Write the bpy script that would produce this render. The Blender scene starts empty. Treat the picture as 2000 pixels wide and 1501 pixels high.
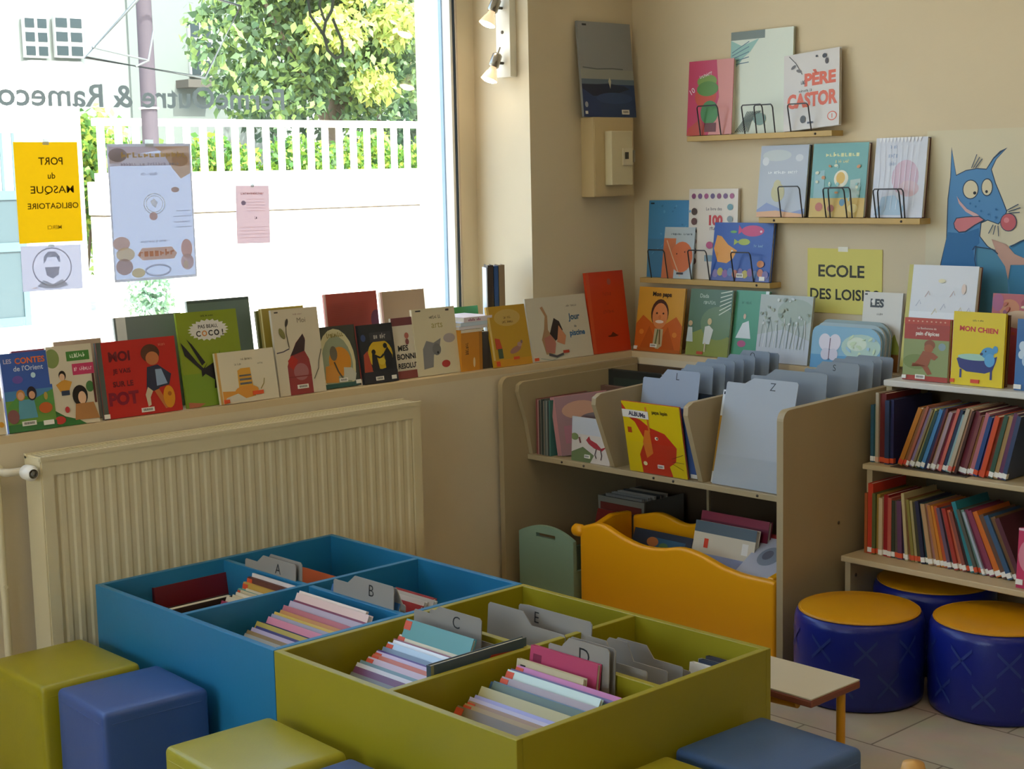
import bpy, math, random
import numpy as np
from mathutils import Vector, Matrix

# ---------------------------------------------------------------- camera
S = bpy.context.scene
COL = S.collection
FPX = 2982.0
CAM = np.array([-4.0207, -3.6917, 1.41])
yaw, pitch, roll = (math.radians(a) for a in (47.097, 7.756, -1.208))
_f = np.array([math.cos(yaw)*math.cos(pitch), math.sin(yaw)*math.cos(pitch), -math.sin(pitch)])
_r = np.array([math.sin(yaw), -math.cos(yaw), 0.0])
_u = np.cross(_r, _f)
CR = _r*math.cos(roll) + _u*math.sin(roll)
CU = -_r*math.sin(roll) + _u*math.cos(roll)
CF = _f
cam_data = bpy.data.cameras.new('camera')
cam_data.sensor_fit = 'HORIZONTAL'
cam_data.sensor_width = 36.0
cam_data.lens = FPX/2000*36.0
cam_data.clip_start = 0.05
cam = bpy.data.objects.new('camera', cam_data)
COL.objects.link(cam)
cam.matrix_world = Matrix(((CR[0], CU[0], -CF[0], CAM[0]), (CR[1], CU[1], -CF[1], CAM[1]), (CR[2], CU[2], -CF[2], CAM[2]), (0, 0, 0, 1)))
S.camera = cam

# ---------------------------------------------------------------- light
S.view_settings.view_transform = 'Standard'
S.view_settings.look = 'None'
S.view_settings.gamma = 1.0
S.view_settings.exposure = 0.0
S.view_settings.use_curve_mapping = False
W = bpy.data.worlds.new('sky'); S.world = W
W.use_nodes = True
nt = W.node_tree
sky = nt.nodes.new('ShaderNodeTexSky'); sky.sky_type = 'NISHITA'
sky.sun_disc = False; sky.dust_density = 4.0
sky.sun_elevation = math.radians(48); sky.sun_rotation = math.radians(200)
nt.links.new(sky.outputs[0], nt.nodes['Background'].inputs[0])
nt.nodes['Background'].inputs[1].default_value = 1.3
sl = bpy.data.lights.new('sun', 'SUN'); sl.energy = 16.5; sl.angle = math.radians(0.6); sl.color = (1, 0.94, 0.84)
sun = bpy.data.objects.new('sun', sl); COL.objects.link(sun)
sun.rotation_euler = Vector((-0.15, 0.72, -0.85)).to_track_quat('-Z', 'Y').to_euler()
sun.location = (0, -3, 9)
S.cycles.use_denoising = True
S.cycles.max_bounces = 8
S.cycles.diffuse_bounces = 5
S.cycles.sample_clamp_indirect = 12.0

FILL_LAMPS = [(-3.6, -2.2), (-1.6, -2.6), (-3.6, -4.6), (-1.6, -4.6)]
LAMP_W = 2.6

# ---------------------------------------------------------------- helpers
X, Y, Z = 0, 1, 2

def ray(px, py):
    return (px-1000)*CR - (py-750.5)*CU + FPX*CF

def on(px, py, ax, val):
    'the point of the plane axis=val that the photo shows at a pixel'
    v = ray(px, py)
    return CAM + v*((val-CAM[ax])/v[ax])

def proj(P):
    q = np.array(P)-CAM
    d = q@CF
    return 1000+FPX*(q@CR)/d, 750.5-FPX*(q@CU)/d

def lin(h):
    h = h.lstrip('#')
    out = []
    for i in (0, 2, 4):
        c = int(h[i:i+2], 16)/255
        out.append(c/12.92 if c <= 0.04045 else ((c+0.055)/1.055)**2.4)
    return tuple(out)

MATS = {}

def mat(hexc, rough=0.45, kind='plain', spec=0.5, metal=0.0, scale=8.0, amt=0.10):
    key = (hexc, rough, kind, spec, metal, scale, amt)
    if key in MATS:
        return MATS[key]
    m = bpy.data.materials.new(kind+'_'+hexc.strip('#'))
    m.use_nodes = True
    n = m.node_tree.nodes; l = m.node_tree.links
    b = n['Principled BSDF']
    c = lin(hexc)
    b.inputs['Base Color'].default_value = (*c, 1)
    b.inputs['Roughness'].default_value = rough
    b.inputs['Specular IOR Level'].default_value = spec
    b.inputs['Metallic'].default_value = metal
    m.diffuse_color = (*c, 1)
    if kind in ('wall', 'wood', 'leather', 'paint'):
        tc = n.new('ShaderNodeTexCoord'); mp = n.new('ShaderNodeMapping')
        l.new(tc.outputs['Object'], mp.inputs[0])
        if kind == 'wood':
            mp.inputs['Scale'].default_value = (scale, scale, scale*0.12)
        else:
            mp.inputs['Scale'].default_value = (scale,)*3
        nz = n.new('ShaderNodeTexNoise'); nz.inputs['Detail'].default_value = 4
        nz.inputs['Scale'].default_value = 1.0 if kind != 'leather' else 6.0
        l.new(mp.outputs[0], nz.inputs[0])
        mx = n.new('ShaderNodeMix'); mx.data_type = 'RGBA'
        mx.inputs['A'].default_value = (*[v*(1-amt) for v in c], 1)
        mx.inputs['B'].default_value = (*[min(1, v*(1+amt)) for v in c], 1)
        l.new(nz.outputs['Fac'], mx.inputs['Factor'])
        l.new(mx.outputs['Result'], b.inputs['Base Color'])
        bp = n.new('ShaderNodeBump'); bp.inputs['Strength'].default_value = 0.12 if kind != 'wood' else 0.03
        bp.inputs['Distance'].default_value = 0.002
        nz2 = n.new('ShaderNodeTexNoise'); nz2.inputs['Scale'].default_value = 90 if kind != 'leather' else 260
        l.new(tc.outputs['Object'], nz2.inputs[0])
        l.new(nz2.outputs['Fac'], bp.inputs['Height']); l.new(bp.outputs[0], b.inputs['Normal'])
    elif kind == 'glow':
        b.inputs['Emission Color'].default_value = (*c, 1)
        b.inputs['Emission Strength'].default_value = spec
    elif kind in ('leaf', 'paper'):
        tr = n.new('ShaderNodeBsdfTranslucent'); tr.inputs[0].default_value = (*c, 1)
        mx = n.new('ShaderNodeMixShader'); mx.inputs[0].default_value = spec
        l.new(b.outputs[0], mx.inputs[1]); l.new(tr.outputs[0], mx.inputs[2])
        l.new(mx.outputs[0], n['Material Output'].inputs[0])
    elif kind == 'tile':
        pass
    MATS[key] = m
    return m

def tile_mat():
    m = bpy.data.materials.new('floor_tiles'); m.use_nodes = True
    n = m.node_tree.nodes; l = m.node_tree.links; b = n['Principled BSDF']
    tc = n.new('ShaderNodeTexCoord'); mp = n.new('ShaderNodeMapping')
    mp.inputs['Rotation'].default_value = (0, 0, math.radians(90))
    mp.inputs['Location'].default_value = (-0.032, 0.02, 0)
    l.new(tc.outputs['Object'], mp.inputs[0])
    br = n.new('ShaderNodeTexBrick'); br.inputs['Scale'].default_value = 1.0
    br.inputs['Brick Width'].default_value = 0.40; br.inputs['Row Height'].default_value = 0.30
    br.inputs['Mortar Size'].default_value = 0.003; br.inputs['Mortar Smooth'].default_value = 0.3
    br.inputs['Color1'].default_value = (*lin('D2C6B0'), 1); br.inputs['Color2'].default_value = (*lin('C8BBA6'), 1)
    br.inputs['Mortar'].default_value = (*lin('8A7B68'), 1)
    l.new(mp.outputs[0], br.inputs[0])
    nz = n.new('ShaderNodeTexNoise'); nz.inputs['Scale'].default_value = 9; nz.inputs['Detail'].default_value = 6
    l.new(tc.outputs['Object'], nz.inputs[0])
    cr = n.new('ShaderNodeMix'); cr.data_type = 'RGBA'; cr.blend_type = 'MULTIPLY'; cr.inputs['Factor'].default_value = 0.35
    l.new(br.outputs['Color'], cr.inputs['A']); l.new(nz.outputs['Color'], cr.inputs['B'])
    l.new(cr.outputs['Result'], b.inputs['Base Color'])
    b.inputs['Roughness'].default_value = 0.45
    return m

def glass_mat():
    m = bpy.data.materials.new('window_glass'); m.use_nodes = True
    n = m.node_tree.nodes; l = m.node_tree.links
    tr = n.new('ShaderNodeBsdfTransparent'); tr.inputs[0].default_value = (0.93, 0.98, 0.96, 1)
    gl = n.new('ShaderNodeBsdfGlossy'); gl.inputs['Roughness'].default_value = 0.02
    lw = n.new('ShaderNodeFresnel'); lw.inputs[0].default_value = 1.8
    mx = n.new('ShaderNodeMixShader')
    l.new(lw.outputs[0], mx.inputs[0]); l.new(tr.outputs[0], mx.inputs[1]); l.new(gl.outputs[0], mx.inputs[2])
    l.new(mx.outputs[0], n['Material Output'].inputs[0])
    return m

class MB:
    'collects geometry for ONE mesh object'
    def __init__(self):
        self.v = []; self.f = []; self.mi = []; self.ms = []; self.sm = []
    def m(self, mt):
        if isinstance(mt, str):
            mt = mat(mt)
        if mt not in self.ms:
            self.ms.append(mt)
        return self.ms.index(mt)
    def add(self, vs, fs, mt, smooth=False):
        o = len(self.v); k = self.m(mt)
        self.v += [tuple(map(float, p)) for p in vs]
        for f in fs:
            self.f.append(tuple(i+o for i in f)); self.mi.append(k); self.sm.append(smooth)
        return self
    def box(self, x0, x1, y0, y1, z0, z1, mt):
        vs = [(x, y, z) for z in (z0, z1) for y in (y0, y1) for x in (x0, x1)]
        return self.add(vs, [(0, 2, 3, 1), (4, 5, 7, 6), (0, 1, 5, 4), (2, 6, 7, 3), (0, 4, 6, 2), (1, 3, 7, 5)], mt)
    def prism(self, pts, ax, a, b, mt, smooth=False):
        'outline pts (2D in the other two axes, in axis order) extruded along ax from a to b'
        def mk(p, t):
            q = list(p); q.insert(ax, t); return q
        n = len(pts)
        vs = [mk(p, a) for p in pts]+[mk(p, b) for p in pts]
        self.add(vs, [tuple(range(n))[::-1], tuple(range(n, 2*n))], mt)
        return self.add(vs, [(i, (i+1) % n, n+(i+1) % n, n+i) for i in range(n)], mt, smooth)
    def tube(self, path, r, mt, seg=8, smooth=True, closed=False):
        P = [Vector(p) for p in path]; n = len(P)
        rs = r if isinstance(r, (list, tuple)) else [r]*n
        vs = []; ref = None
        for i in range(n):
            a = P[(i-1) % n] if (closed or i > 0) else P[i]
            c = P[(i+1) % n] if (closed or i < n-1) else P[i]
            t = (c-a).normalized()
            if ref is None:
                ref = Vector((0, 0, 1)) if abs(t.z) < 0.9 else Vector((1, 0, 0))
            ref = (ref - t*ref.dot(t))
            if ref.length < 1e-6:
                ref = t.orthogonal()
            ref.normalize(); bn = t.cross(ref)
            for k in range(seg):
                a_ = 2*math.pi*k/seg
                vs.append(P[i]+(ref*math.cos(a_)+bn*math.sin(a_))*rs[i])
        fs = []
        for i in range(n if closed else n-1):
            j = (i+1) % n
            for k in range(seg):
                fs.append((i*seg+k, i*seg+(k+1) % seg, j*seg+(k+1) % seg, j*seg+k))
        self.add(vs, fs, mt, smooth)
        if not closed:
            self.add(vs[:seg], [tuple(range(seg))[::-1]], mt); self.add(vs[-seg:], [tuple(range(seg))], mt)
        return self
    def lathe(self, prof, c, mt, seg=32, axis=Vector((0, 0, 1)), smooth=True):
        q = Vector((0, 0, 1)).rotation_difference(Vector(axis))
        vs = []
        for r, z in prof:
            for k in range(seg):
                a = 2*math.pi*k/seg
                vs.append(q @ Vector((r*math.cos(a), r*math.sin(a), z))+Vector(c))
        fs = []
        for i in range(len(prof)-1):
            for k in range(seg):
                fs.append((i*seg+k, i*seg+(k+1) % seg, (i+1)*seg+(k+1) % seg, (i+1)*seg+k))
        return self.add(vs, fs, mt, smooth)
    def build(self, name, parent=None, bevel=0.0, seg=2, smooth=False, M=None):
        me = bpy.data.meshes.new(name)
        me.from_pydata(self.v, [], self.f)
        for t in self.ms:
            me.materials.append(t)
        me.polygons.foreach_set('material_index', self.mi)
        me.polygons.foreach_set('use_smooth', [bool(smooth or s) for s in self.sm])
        me.update()
        o = bpy.data.objects.new(name, me); COL.objects.link(o)
        if parent is not None:
            o.parent = parent
        if M is not None:
            o.matrix_local = M
        if bevel:
            b = o.modifiers.new('bevel', 'BEVEL'); b.width = bevel; b.segments = seg; b.limit_method = 'ANGLE'
            b.angle_limit = math.radians(40); b.harden_normals = False
        return o

def tag(o, label=None, cat=None, group=None, kind=None):
    if label: o['label'] = label
    if cat: o['category'] = cat
    if group: o['group'] = group
    if kind: o['kind'] = kind
    return o

def thing(name, label, cat, M=None, group=None):
    o = bpy.data.objects.new(name, None); COL.objects.link(o)
    o.empty_display_size = 0.05
    if M is not None:
        o.matrix_world = M if isinstance(M, Matrix) else Matrix.Translation(Vector(M))
    return tag(o, label, cat, group)

def frame(o, a, b, c):
    'matrix from origin and three axis vectors'
    return Matrix(((a[0], b[0], c[0], o[0]), (a[1], b[1], c[1], o[1]), (a[2], b[2], c[2], o[2]), (0, 0, 0, 1)))

TXT = {}

def text_geo(s, bold=0.0):
    k = (s, bold)
    if k not in TXT:
        cu = bpy.data.curves.new('t', 'FONT'); cu.body = s; cu.size = 1.0; cu.offset = bold; cu.resolution_u = 3
        ob = bpy.data.objects.new('t', cu)
        me = bpy.data.meshes.new_from_object(ob)
        vs = [(v.co.x, v.co.y) for v in me.vertices]; fs = [tuple(p.vertices) for p in me.polygons]
        bpy.data.objects.remove(ob); bpy.data.meshes.remove(me); bpy.data.curves.remove(cu)
        if vs:
            xs = [p[0] for p in vs]; ys = [p[1] for p in vs]
            TXT[k] = (vs, fs, min(xs), max(xs), min(ys), max(ys))
        else:
            TXT[k] = ([], [], 0, 1, 0, 1)
    return TXT[k]

ART_EPS = 0.00025

def clip(pts, w, h):
    'keep a printed shape inside its sheet'
    for ax, lim, sg in ((0, 0.0, 1), (0, w, -1), (1, 0.0, 1), (1, h, -1)):
        out = []
        for i in range(len(pts)):
            a, b = pts[i-1], pts[i]; da, db = (a[ax]-lim)*sg, (b[ax]-lim)*sg
            if (da < 0) != (db < 0):
                t = da/(da-db); out.append((a[0]+(b[0]-a[0])*t, a[1]+(b[1]-a[1])*t))
            if db >= 0: out.append(b)
        pts = out
        if not pts: break
    return pts

def art(mb, w, h, shapes, y0=0.0, mk=None, flip=False):
    'flat printed shapes on the plane y=y0 (facing -y) of a w x h sheet; u,v in 0..1'
    mk = mk or (lambda c: mat(c, 0.35))
    for i, s in enumerate(shapes):
        y = y0-ART_EPS*(i+1)*0.5-0.0001
        k = s[0]
        if k == 'e':
            _, u, v, ru, rv, c = s[:6]; rot = math.radians(s[6]) if len(s) > 6 else 0
            pts = []
            for j in range(20):
                a = 2*math.pi*j/20
                ex, ez = ru*w*math.cos(a), rv*h*math.sin(a)
                pts.append((u*w+ex*math.cos(rot)-ez*math.sin(rot), v*h+ex*math.sin(rot)+ez*math.cos(rot)))
        elif k == 'r':
            _, u0, v0, u1, v1, c = s
            pts = [(u0*w, v0*h), (u1*w, v0*h), (u1*w, v1*h), (u0*w, v1*h)]
        elif k == 'p':
            _, pp, c = s; pts = [(a*w, b*h) for a, b in pp]
        elif k == 'l':
            _, pp, wd, c = s; wd = wd*w/2
            q = [Vector((a*w, b*h)) for a, b in pp]; L = []; Rr = []
            for j in range(len(q)):
                t = (q[min(j+1, len(q)-1)]-q[max(j-1, 0)])
                t = t.normalized() if t.length else Vector((1, 0))
                nn = Vector((-t.y, t.x))*wd
                L.append(q[j]+nn); Rr.append(q[j]-nn)
            vs = [(p.x, y, p.y) for p in L+Rr]; n = len(q)
            mb.add(vs, [(j, n+j, n+j+1, j+1) for j in range(n-1)], mk(c)); continue
        elif k == 's':                      # lettering too small to read in the photograph: a row of short strokes
            _, txt, u, v, sz, c = s[:6]; rot = math.radians(s[7]) if len(s) > 7 else 0
            hh = sz*h*0.8; st = hh*0.62; n_ = len(txt); wid = s[8]*w if len(s) > 8 else n_*st
            st = wid/n_; R_ = random.Random(txt)
            for j, ch in enumerate(txt):
                if ch == ' ': continue
                x0 = -wid/2+j*st; a = hh*R_.uniform(.35, .55); b = a+hh*R_.choice([0, 0, .3])
                for (p0, p1, q0, q1) in ((0, .3, -a, b), (.3, .75, -a if R_.random() < .5 else a*.5, (-a if R_.random() < .5 else a*.5)+hh*.24)):
                    vs = [(x0+p0*st, q0), (x0+p1*st, q0), (x0+p1*st, q1), (x0+p0*st, q1)]
                    mb.add([(u*w+dx*math.cos(rot)-dz*math.sin(rot), y, v*h+dx*math.sin(rot)+dz*math.cos(rot)) for dx, dz in vs], [(0, 1, 2, 3)], mk(c))
            continue
        elif k in ('t', 'tm'):
            _, txt, u, v, sz, c = s[:6]; bold = s[6] if len(s) > 6 else 0.02; rot = math.radians(s[7]) if len(s) > 7 else 0
            vs, fs, x0, x1, a0, a1 = text_geo(txt, bold)
            if not fs: continue
            sc = sz*h/0.72
            mx = (x0+x1)/2; my = (a0+a1)/2
            wid = s[8] if len(s) > 8 else None
            sx = wid*w/(x1-x0) if wid else sc
            if k == 'tm': sx = -sx
            out = []
            for p in vs:
                dx, dz = (p[0]-mx)*sx, (p[1]-my)*sc
                out.append((u*w+dx*math.cos(rot)-dz*math.sin(rot), y, v*h+dx*math.sin(rot)+dz*math.cos(rot)))
            mb.add(out, fs if k == 't' else [f[::-1] for f in fs], mk(c)); continue
        else:
            continue
        pts = clip(pts, w, h)
        if len(pts) > 2: mb.add([(p[0], y, p[1]) for p in pts], [tuple(range(len(pts)))], mk(c))

def sticker(parent, w, h, u, v, y, sw=0.038, sh=0.012, name='barcode_sticker', col='F2EEE4', bars='30302c'):
    mb = MB(); x0 = u*w; z0 = v*h
    mb.box(x0, x0+sw, y-0.0035, y, z0, z0+sh, mat(col, 0.4))
    if bars:
        k = x0+sw*0.12
        while k < x0+sw*0.86:
            mb.add([(k, y-0.0037, z0+sh*.25), (k+sw*.05, y-0.0037, z0+sh*.25), (k+sw*.05, y-0.0037, z0+sh*.78), (k, y-0.0037, z0+sh*.78)], [(0, 1, 2, 3)], mat(bars, 0.5))
            k += sw*0.085
    return mb.build(name, parent)

PAGE = 'E9E2D0'

def book(label, M, w, h, t, cover, shapes=(), spine=None, back=None, group=None, bar=None, tabs=(), rough=0.33, name='picture_book', rnd=0.0, cat='book'):
    'a closed book seen from the front: local x width, y depth (front cover at y=0), z up'
    o = thing(name, label, cat, M, group)
    bt = 0.0018 if t > 0.006 else 0.0009
    mc = mat(cover, rough); ms = mat(spine or cover, rough); mb_ = mat(back or spine or cover, rough)
    mb = MB()
    if rnd:
        r = rnd*w; out = [(0, 0)]
        out += [(w, 0)]+[(w-r+r*math.cos(a), h-r+r*math.sin(a)) for a in [math.pi/2*i/7 for i in range(8)]]+[(r*.5-r*.5*math.sin(a), h-r*.5+r*.5*math.cos(a)) for a in [math.pi/2*i/7 for i in range(8)]]
        mb.prism(out, 1, 0, bt, mc); mb.prism(out, 1, t-bt, t, mb_)
        mb.box(0, bt, bt, t-bt, 0, h-r*.5, ms)
    else:
        mb.box(0, w, 0, bt, 0, h, mc); mb.box(0, w, t-bt, t, 0, h, mb_); mb.box(0, bt, bt, t-bt, 0, h, ms)
    art(mb, w, h, shapes, 0.0, lambda c: mat(c, rough))
    mb.build('cover', o)
    pg = MB()
    if rnd:
        pg.prism([(bt+(p[0]-bt)*0.985, 0.003+p[1]*0.975) for p in out], 1, bt, t-bt, mat(PAGE, 0.8))
    else:
        pg.box(bt, w-0.003, bt, t-bt, 0.003, h-0.003, mat(PAGE, 0.8))
    pg.build('page_block', o)
    if bar:
        sticker(o, w, h, bar[0], bar[1], 0.0, *(bar[2:] if len(bar) > 2 else ()))
    for (u, v, sw, sh, c) in tabs:
        sticker(o, w, h, u, v, 0.0, sw, sh, 'colour_sticker' if c not in ('F2EEE4',) else 'spine_sticker', c, None)
    return o

WALLS = {'L': (Vector((1, 0, 0)), Vector((0, -1, 0)), Y), 'B': (Vector((0, -1, 0)), Vector((-1, 0, 0)), X)}

def place(wall, pl, pr, py, plane, zb, ptop, lean=10, rollu=0.0, t=0.01):
    'stand a board on the height zb, its foot in the plane parallel to a wall; returns matrix, width, height'
    wd, nd, ax = WALLS[wall]
    a = Vector(on(pl, py, ax, plane)); b = Vector(on(pr, py, ax, plane))
    w = abs((b-a).dot(wd))
    o = Vector((a.x, a.y, zb))
    L = math.radians(lean)
    up = Vector((0, 0, 1))*math.cos(L)-nd*math.sin(L)
    dp = -nd*math.cos(L)-Vector((0, 0, 1))*math.sin(L)
    o = o+Vector((0, 0, 1))*(max(0, t*math.sin(L)))
    wv = wd
    if rollu:
        rr = math.radians(rollu)
        wv, up = wd*math.cos(rr)+up*math.sin(rr), up*math.cos(rr)-wd*math.sin(rr)
        if rr < 0:
            o = o+Vector((0, 0, 1))*(w*math.sin(-rr))
    lo, hi = 0.01, 1.2
    for _ in range(40):
        mid = (lo+hi)/2
        if proj(o+up*mid)[1] > ptop: lo = mid
        else: hi = mid
    if wall == 'B' and lean > 0 and zb > 0.7:          # keep the book in front of the wall behind it
        deep = plane+lo*math.sin(L)+t*math.cos(L)
        if deep > 0.1285 and lean > 0.5:
            return place(wall, pl, pr, py, min(plane, 0.1285-t-0.004), zb, ptop, max(0.4, lean-0.8), rollu, t)
    return frame(o, wv, dp, up), w, lo

def stand(label, wall, pl, pr, py, plane, zb, ptop, cover, shapes=(), lean=10, t=0.01, rollu=0.0, **kw):
    M, w, h = place(wall, pl, pr, py, plane, zb, ptop, lean, rollu, t)
    return book(label, M, w, h, t, cover, shapes, **kw)
# ---------------------------------------------------------------- setting
ZS = 0.782                                    # sill and dado height
XB, YL, XP = 0.13, 0.10, -0.389               # back wall face, left wall face, pillar edge
GY = 0.42                                     # glass plane
WL = -5.2                                     # far end of the window
wallm = mat('DCCEB0', 0.8, 'wall', 0.3, 0, 3.0, 0.05)
woodm = mat('BFA57C', 0.5, 'wood', 0.4, 0, 14.0, 0.10)
def struct(mb, name, bevel=0.0):
    return tag(mb.build(name, None, bevel), None, None, None, 'structure')
struct(MB().box(-7, 0.4, -7.5, 0.6, -0.1, 0, tile_mat()), 'floor')
struct(MB().box(-7.2, 0.4, -7.7, 0.6, 2.7, 2.85, mat('E4DDCC', 0.8, 'wall', 0.3, 0, 3.0, 0.03)), 'ceiling')
wl = MB()
wl.box(-7.2, XP, 0, 0.60, -0.15, ZS-0.02, wallm)
wl.box(XP, 0.4, 0, 0.60, -0.15, ZS-0.02, wallm)
wl.box(XP, 0.4, YL, 0.60, ZS-0.02, 2.7, wallm)
wl.box(-0.468, XP, 0.377, 0.60, ZS-0.02, 2.7, wallm)
wl.box(-7.2, -0.468, 0.377, 0.60, 2.45, 2.7, wallm)
wl.box(-7.2, WL, 0, 0.60, ZS-0.02, 2.7, wallm)
wl.box(-0.482, -0.468, 0.44, 0.53, ZS-0.02, 2.45, mat('F2FBF2', 0.7))
struct(wl, 'wall_left')
struct(MB().box(-5.2, XP, 0.0, 0.40, ZS-0.02, ZS, mat('D8C29A', 0.55, 'wood', 0.4, 0, 5.0, 0.04)).box(XP, 0.0, 0.0, YL, ZS-0.02, ZS, mat('D8C29A', 0.55, 'wood', 0.4, 0, 5.0, 0.04)), 'trim_1')
struct(MB().box(XB, 0.4, -7.7, YL, 0, 2.7, wallm).box(0, XB, -7.5, 0, 0, ZS-0.02, wallm), 'wall_back')
struct(MB().box(0, XB, -7.5, YL, ZS-0.02, ZS, mat('D8C29A', 0.55, 'wood', 0.4, 0, 5.0, 0.04)), 'trim_2')
struct(MB().box(-7.2, 0.4, -7.7, -7.5, -0.1, 2.7, mat('6A5840', 0.8, 'wall', 0.3, 0, 3.0, 0.05)), 'wall_right')
struct(MB().box(-7.2, -7.0, -7.5, 0.0, -0.1, 0.8, wallm).box(-7.2, -7.0, -7.5, 0.0, 2.45, 2.7, wallm).box(-7.2, -7.0, -7.5, -3.7, 0.8, 2.45, wallm).box(-7.2, -7.0, -0.8, 0.0, 0.8, 2.45, wallm), 'wall_front')
w2 = struct(MB().box(-7.14, -7.08, -.86, -.8, .8, 2.45, mat('E6EEF2', 0.3)).box(-7.14, -7.08, -3.73, -3.67, .8, 2.45, mat('E6EEF2', 0.3)), 'window_2')  # unseen window, added and sized for frontal daylight on the back wall
MB().add([(-7.11, -3.67, .8), (-7.11, -.86, .8), (-7.11, -.86, 2.45), (-7.11, -3.67, 2.45)], [(0, 1, 2, 3)], glass_mat()).build('glass_pane', w2)
wf = MB()
alu = mat('F2F2EA', 0.3, 'plain', 0.5); gasket = mat('20303c', 0.5); bluef = mat('7f98ad', 0.4)
# right stile: two metal profiles with dark gaskets between them
wf.box(-0.476, -0.468, 0.372, 0.44, ZS, 2.45, mat('C9B79F', 0.5))
wf.box(-0.480, -0.476, 0.376, 0.44, ZS, 2.45, gasket)
wf.box(-0.491, -0.480, 0.384, 0.44, ZS, 2.45, alu)
wf.box(-0.496, -0.491, 0.424, 0.44, ZS, 2.45, bluef)
wf.box(WL, WL+0.05, 0.38, 0.44, ZS, 2.45, alu)
wf.box(WL+0.05, -0.491, 0.40, 0.44, 2.41, 2.45, alu)
wf.box(WL+0.05, -0.491, 0.40, 0.44, ZS, ZS+0.04, alu)
win = struct(wf, 'window_1')
MB().add([(WL+0.05, GY, ZS+0.04), (-0.496, GY, ZS+0.04), (-0.496, GY, 2.41), (WL+0.05, GY, 2.41)], [(0, 1, 2, 3)], glass_mat()).build('glass_pane', win)

# fill lamps added under the ceiling, out of view, to warm the room
for i, (lx, ly) in enumerate(FILL_LAMPS):
    o = thing('fill_lamp', 'added square white fill light panel under the ceiling, %s of four' % ['front left', 'front right', 'rear left', 'rear right'][i], 'fill lamp', (lx, ly, 2.66), 'added fill light panels')
    MB().box(-0.31, 0.31, -0.31, 0.31, 0.0, 0.04, mat('EFEFEA', 0.5)).build('housing', o, 0.004)
    MB().box(-0.28, 0.28, -0.28, 0.28, -0.004, 0.0, mat('FFF2DC', 0.5, 'glow', 1.5)).build('diffuser', o)
    la = bpy.data.lights.new('fill_light', 'AREA'); la.shape = 'SQUARE'; la.size = 0.54; la.energy = LAMP_W; la.color = (1, 0.74, 0.44)
    lo = bpy.data.objects.new('fill_light', la); COL.objects.link(lo); lo.parent = o; lo.location = (0, 0, -0.012)

# ---------------------------------------------------------------- outside
struct(MB().box(-30, 40, 0.6, 40, -0.25, -0.15, mat('D9D4CA', 0.9, 'wall', 0.2, 0, 1.0, 0.08)), 'trim_3')
OY = 13.0
wht = mat('F1EEE6', 0.8, 'wall', 0.2, 0, 2.0, 0.03)
o = thing('street_wall', 'low white rendered wall across the street carrying a white railing', 'wall', (0, OY, -0.15))
MB().box(4.9, 22, 0, 0.3, 0, 1.18, wht).build('wall_face', o)
MB().box(4.9, 22, -0.05, 0.35, 1.20, 1.60, wht).build('coping', o, 0.01)
MB().box(4.9, 22, -0.005, 0.3, 1.18, 1.20, mat('4A443A', 0.9)).build('joint_band', o)
o = thing('street_railing', 'white metal railing with upright bars on top of the street wall', 'railing', (0, OY+0.12, 1.45))
MB().box(4.9, 20, -0.04, 0.04, 0.66, 0.75, wht).build('top_rail', o)
MB().box(4.9, 20, -0.03, 0.03, 0.0, 0.10, wht).build('bottom_rail', o)
k = 0; x = 4.95
while x < 13.4:
    MB().box(x, x+0.085, -0.02, 0.02, 0.10, 0.66, wht).build('baluster', o); x += 0.235
# gate pillar with cap and the pale gate beside it
o = thing('gate_pillar', 'white square gate pillar with a stone cap beyond the yellow notice', 'pillar', (4.35, OY, -0.15))
MB().box(-0.42, 0.30, -0.05, 0.6, 0, 2.72, wht).build('shaft', o)
MB().box(-0.56, 0.50, -0.2, 0.75, 2.72, 2.80, wht).prism([(-0.56, 2.80), (0.50, 2.80), (0.28, 2.97), (-0.34, 2.97)], 1, -0.2, 0.75, wht).build('cap', o)
o = thing('garden_gate', 'pale blue panelled gate at the left edge behind the yellow notice', 'gate', (3.62, OY-0.5, -0.15))
gm = mat('3C5258', 0.5)
g = MB(); 
for xx in (-1.6, -1.05, -0.5, -0.02): g.box(xx, xx+0.07, -0.03, 0.03, 0.02, 1.5, gm)
for zz in (0.02, 0.85, 1.42): g.box(-1.599, 0.049, -0.028, 0.028, zz, zz+0.1, gm)
g.build('gate_frame', o)
MB().box(-1.6, 0.05, -0.01, 0.01, 0.1, 1.45, mat('2C3E44', 0.5)).build('panel', o)
g = MB()
for j in range(12): g.box(-1.58+j*0.14, -1.55+j*0.14, -0.01, 0.01, 1.5, 2.15, gm)
g.build('upper_bars', o)
# pole
o = thing('utility_pole', 'grey concrete pole standing on the far pavement', 'pole', (5.42, 12.7, -0.15))
MB().tube([(0, 0, 0), (0, 0, 5.2)], [0.105, 0.085], mat('3F3B42', 0.8, 'wall', 0.2, 0, 3, .1), 14).build('shaft', o)
for zz in (2.45, 2.0): MB().tube([(0.112*math.cos(a), 0.112*math.sin(a), zz) for a in [math.pi*2*i/16 for i in range(16)]], 0.012, mat('C9CCCB', .4), 6, True, True).build('band', o)
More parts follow.
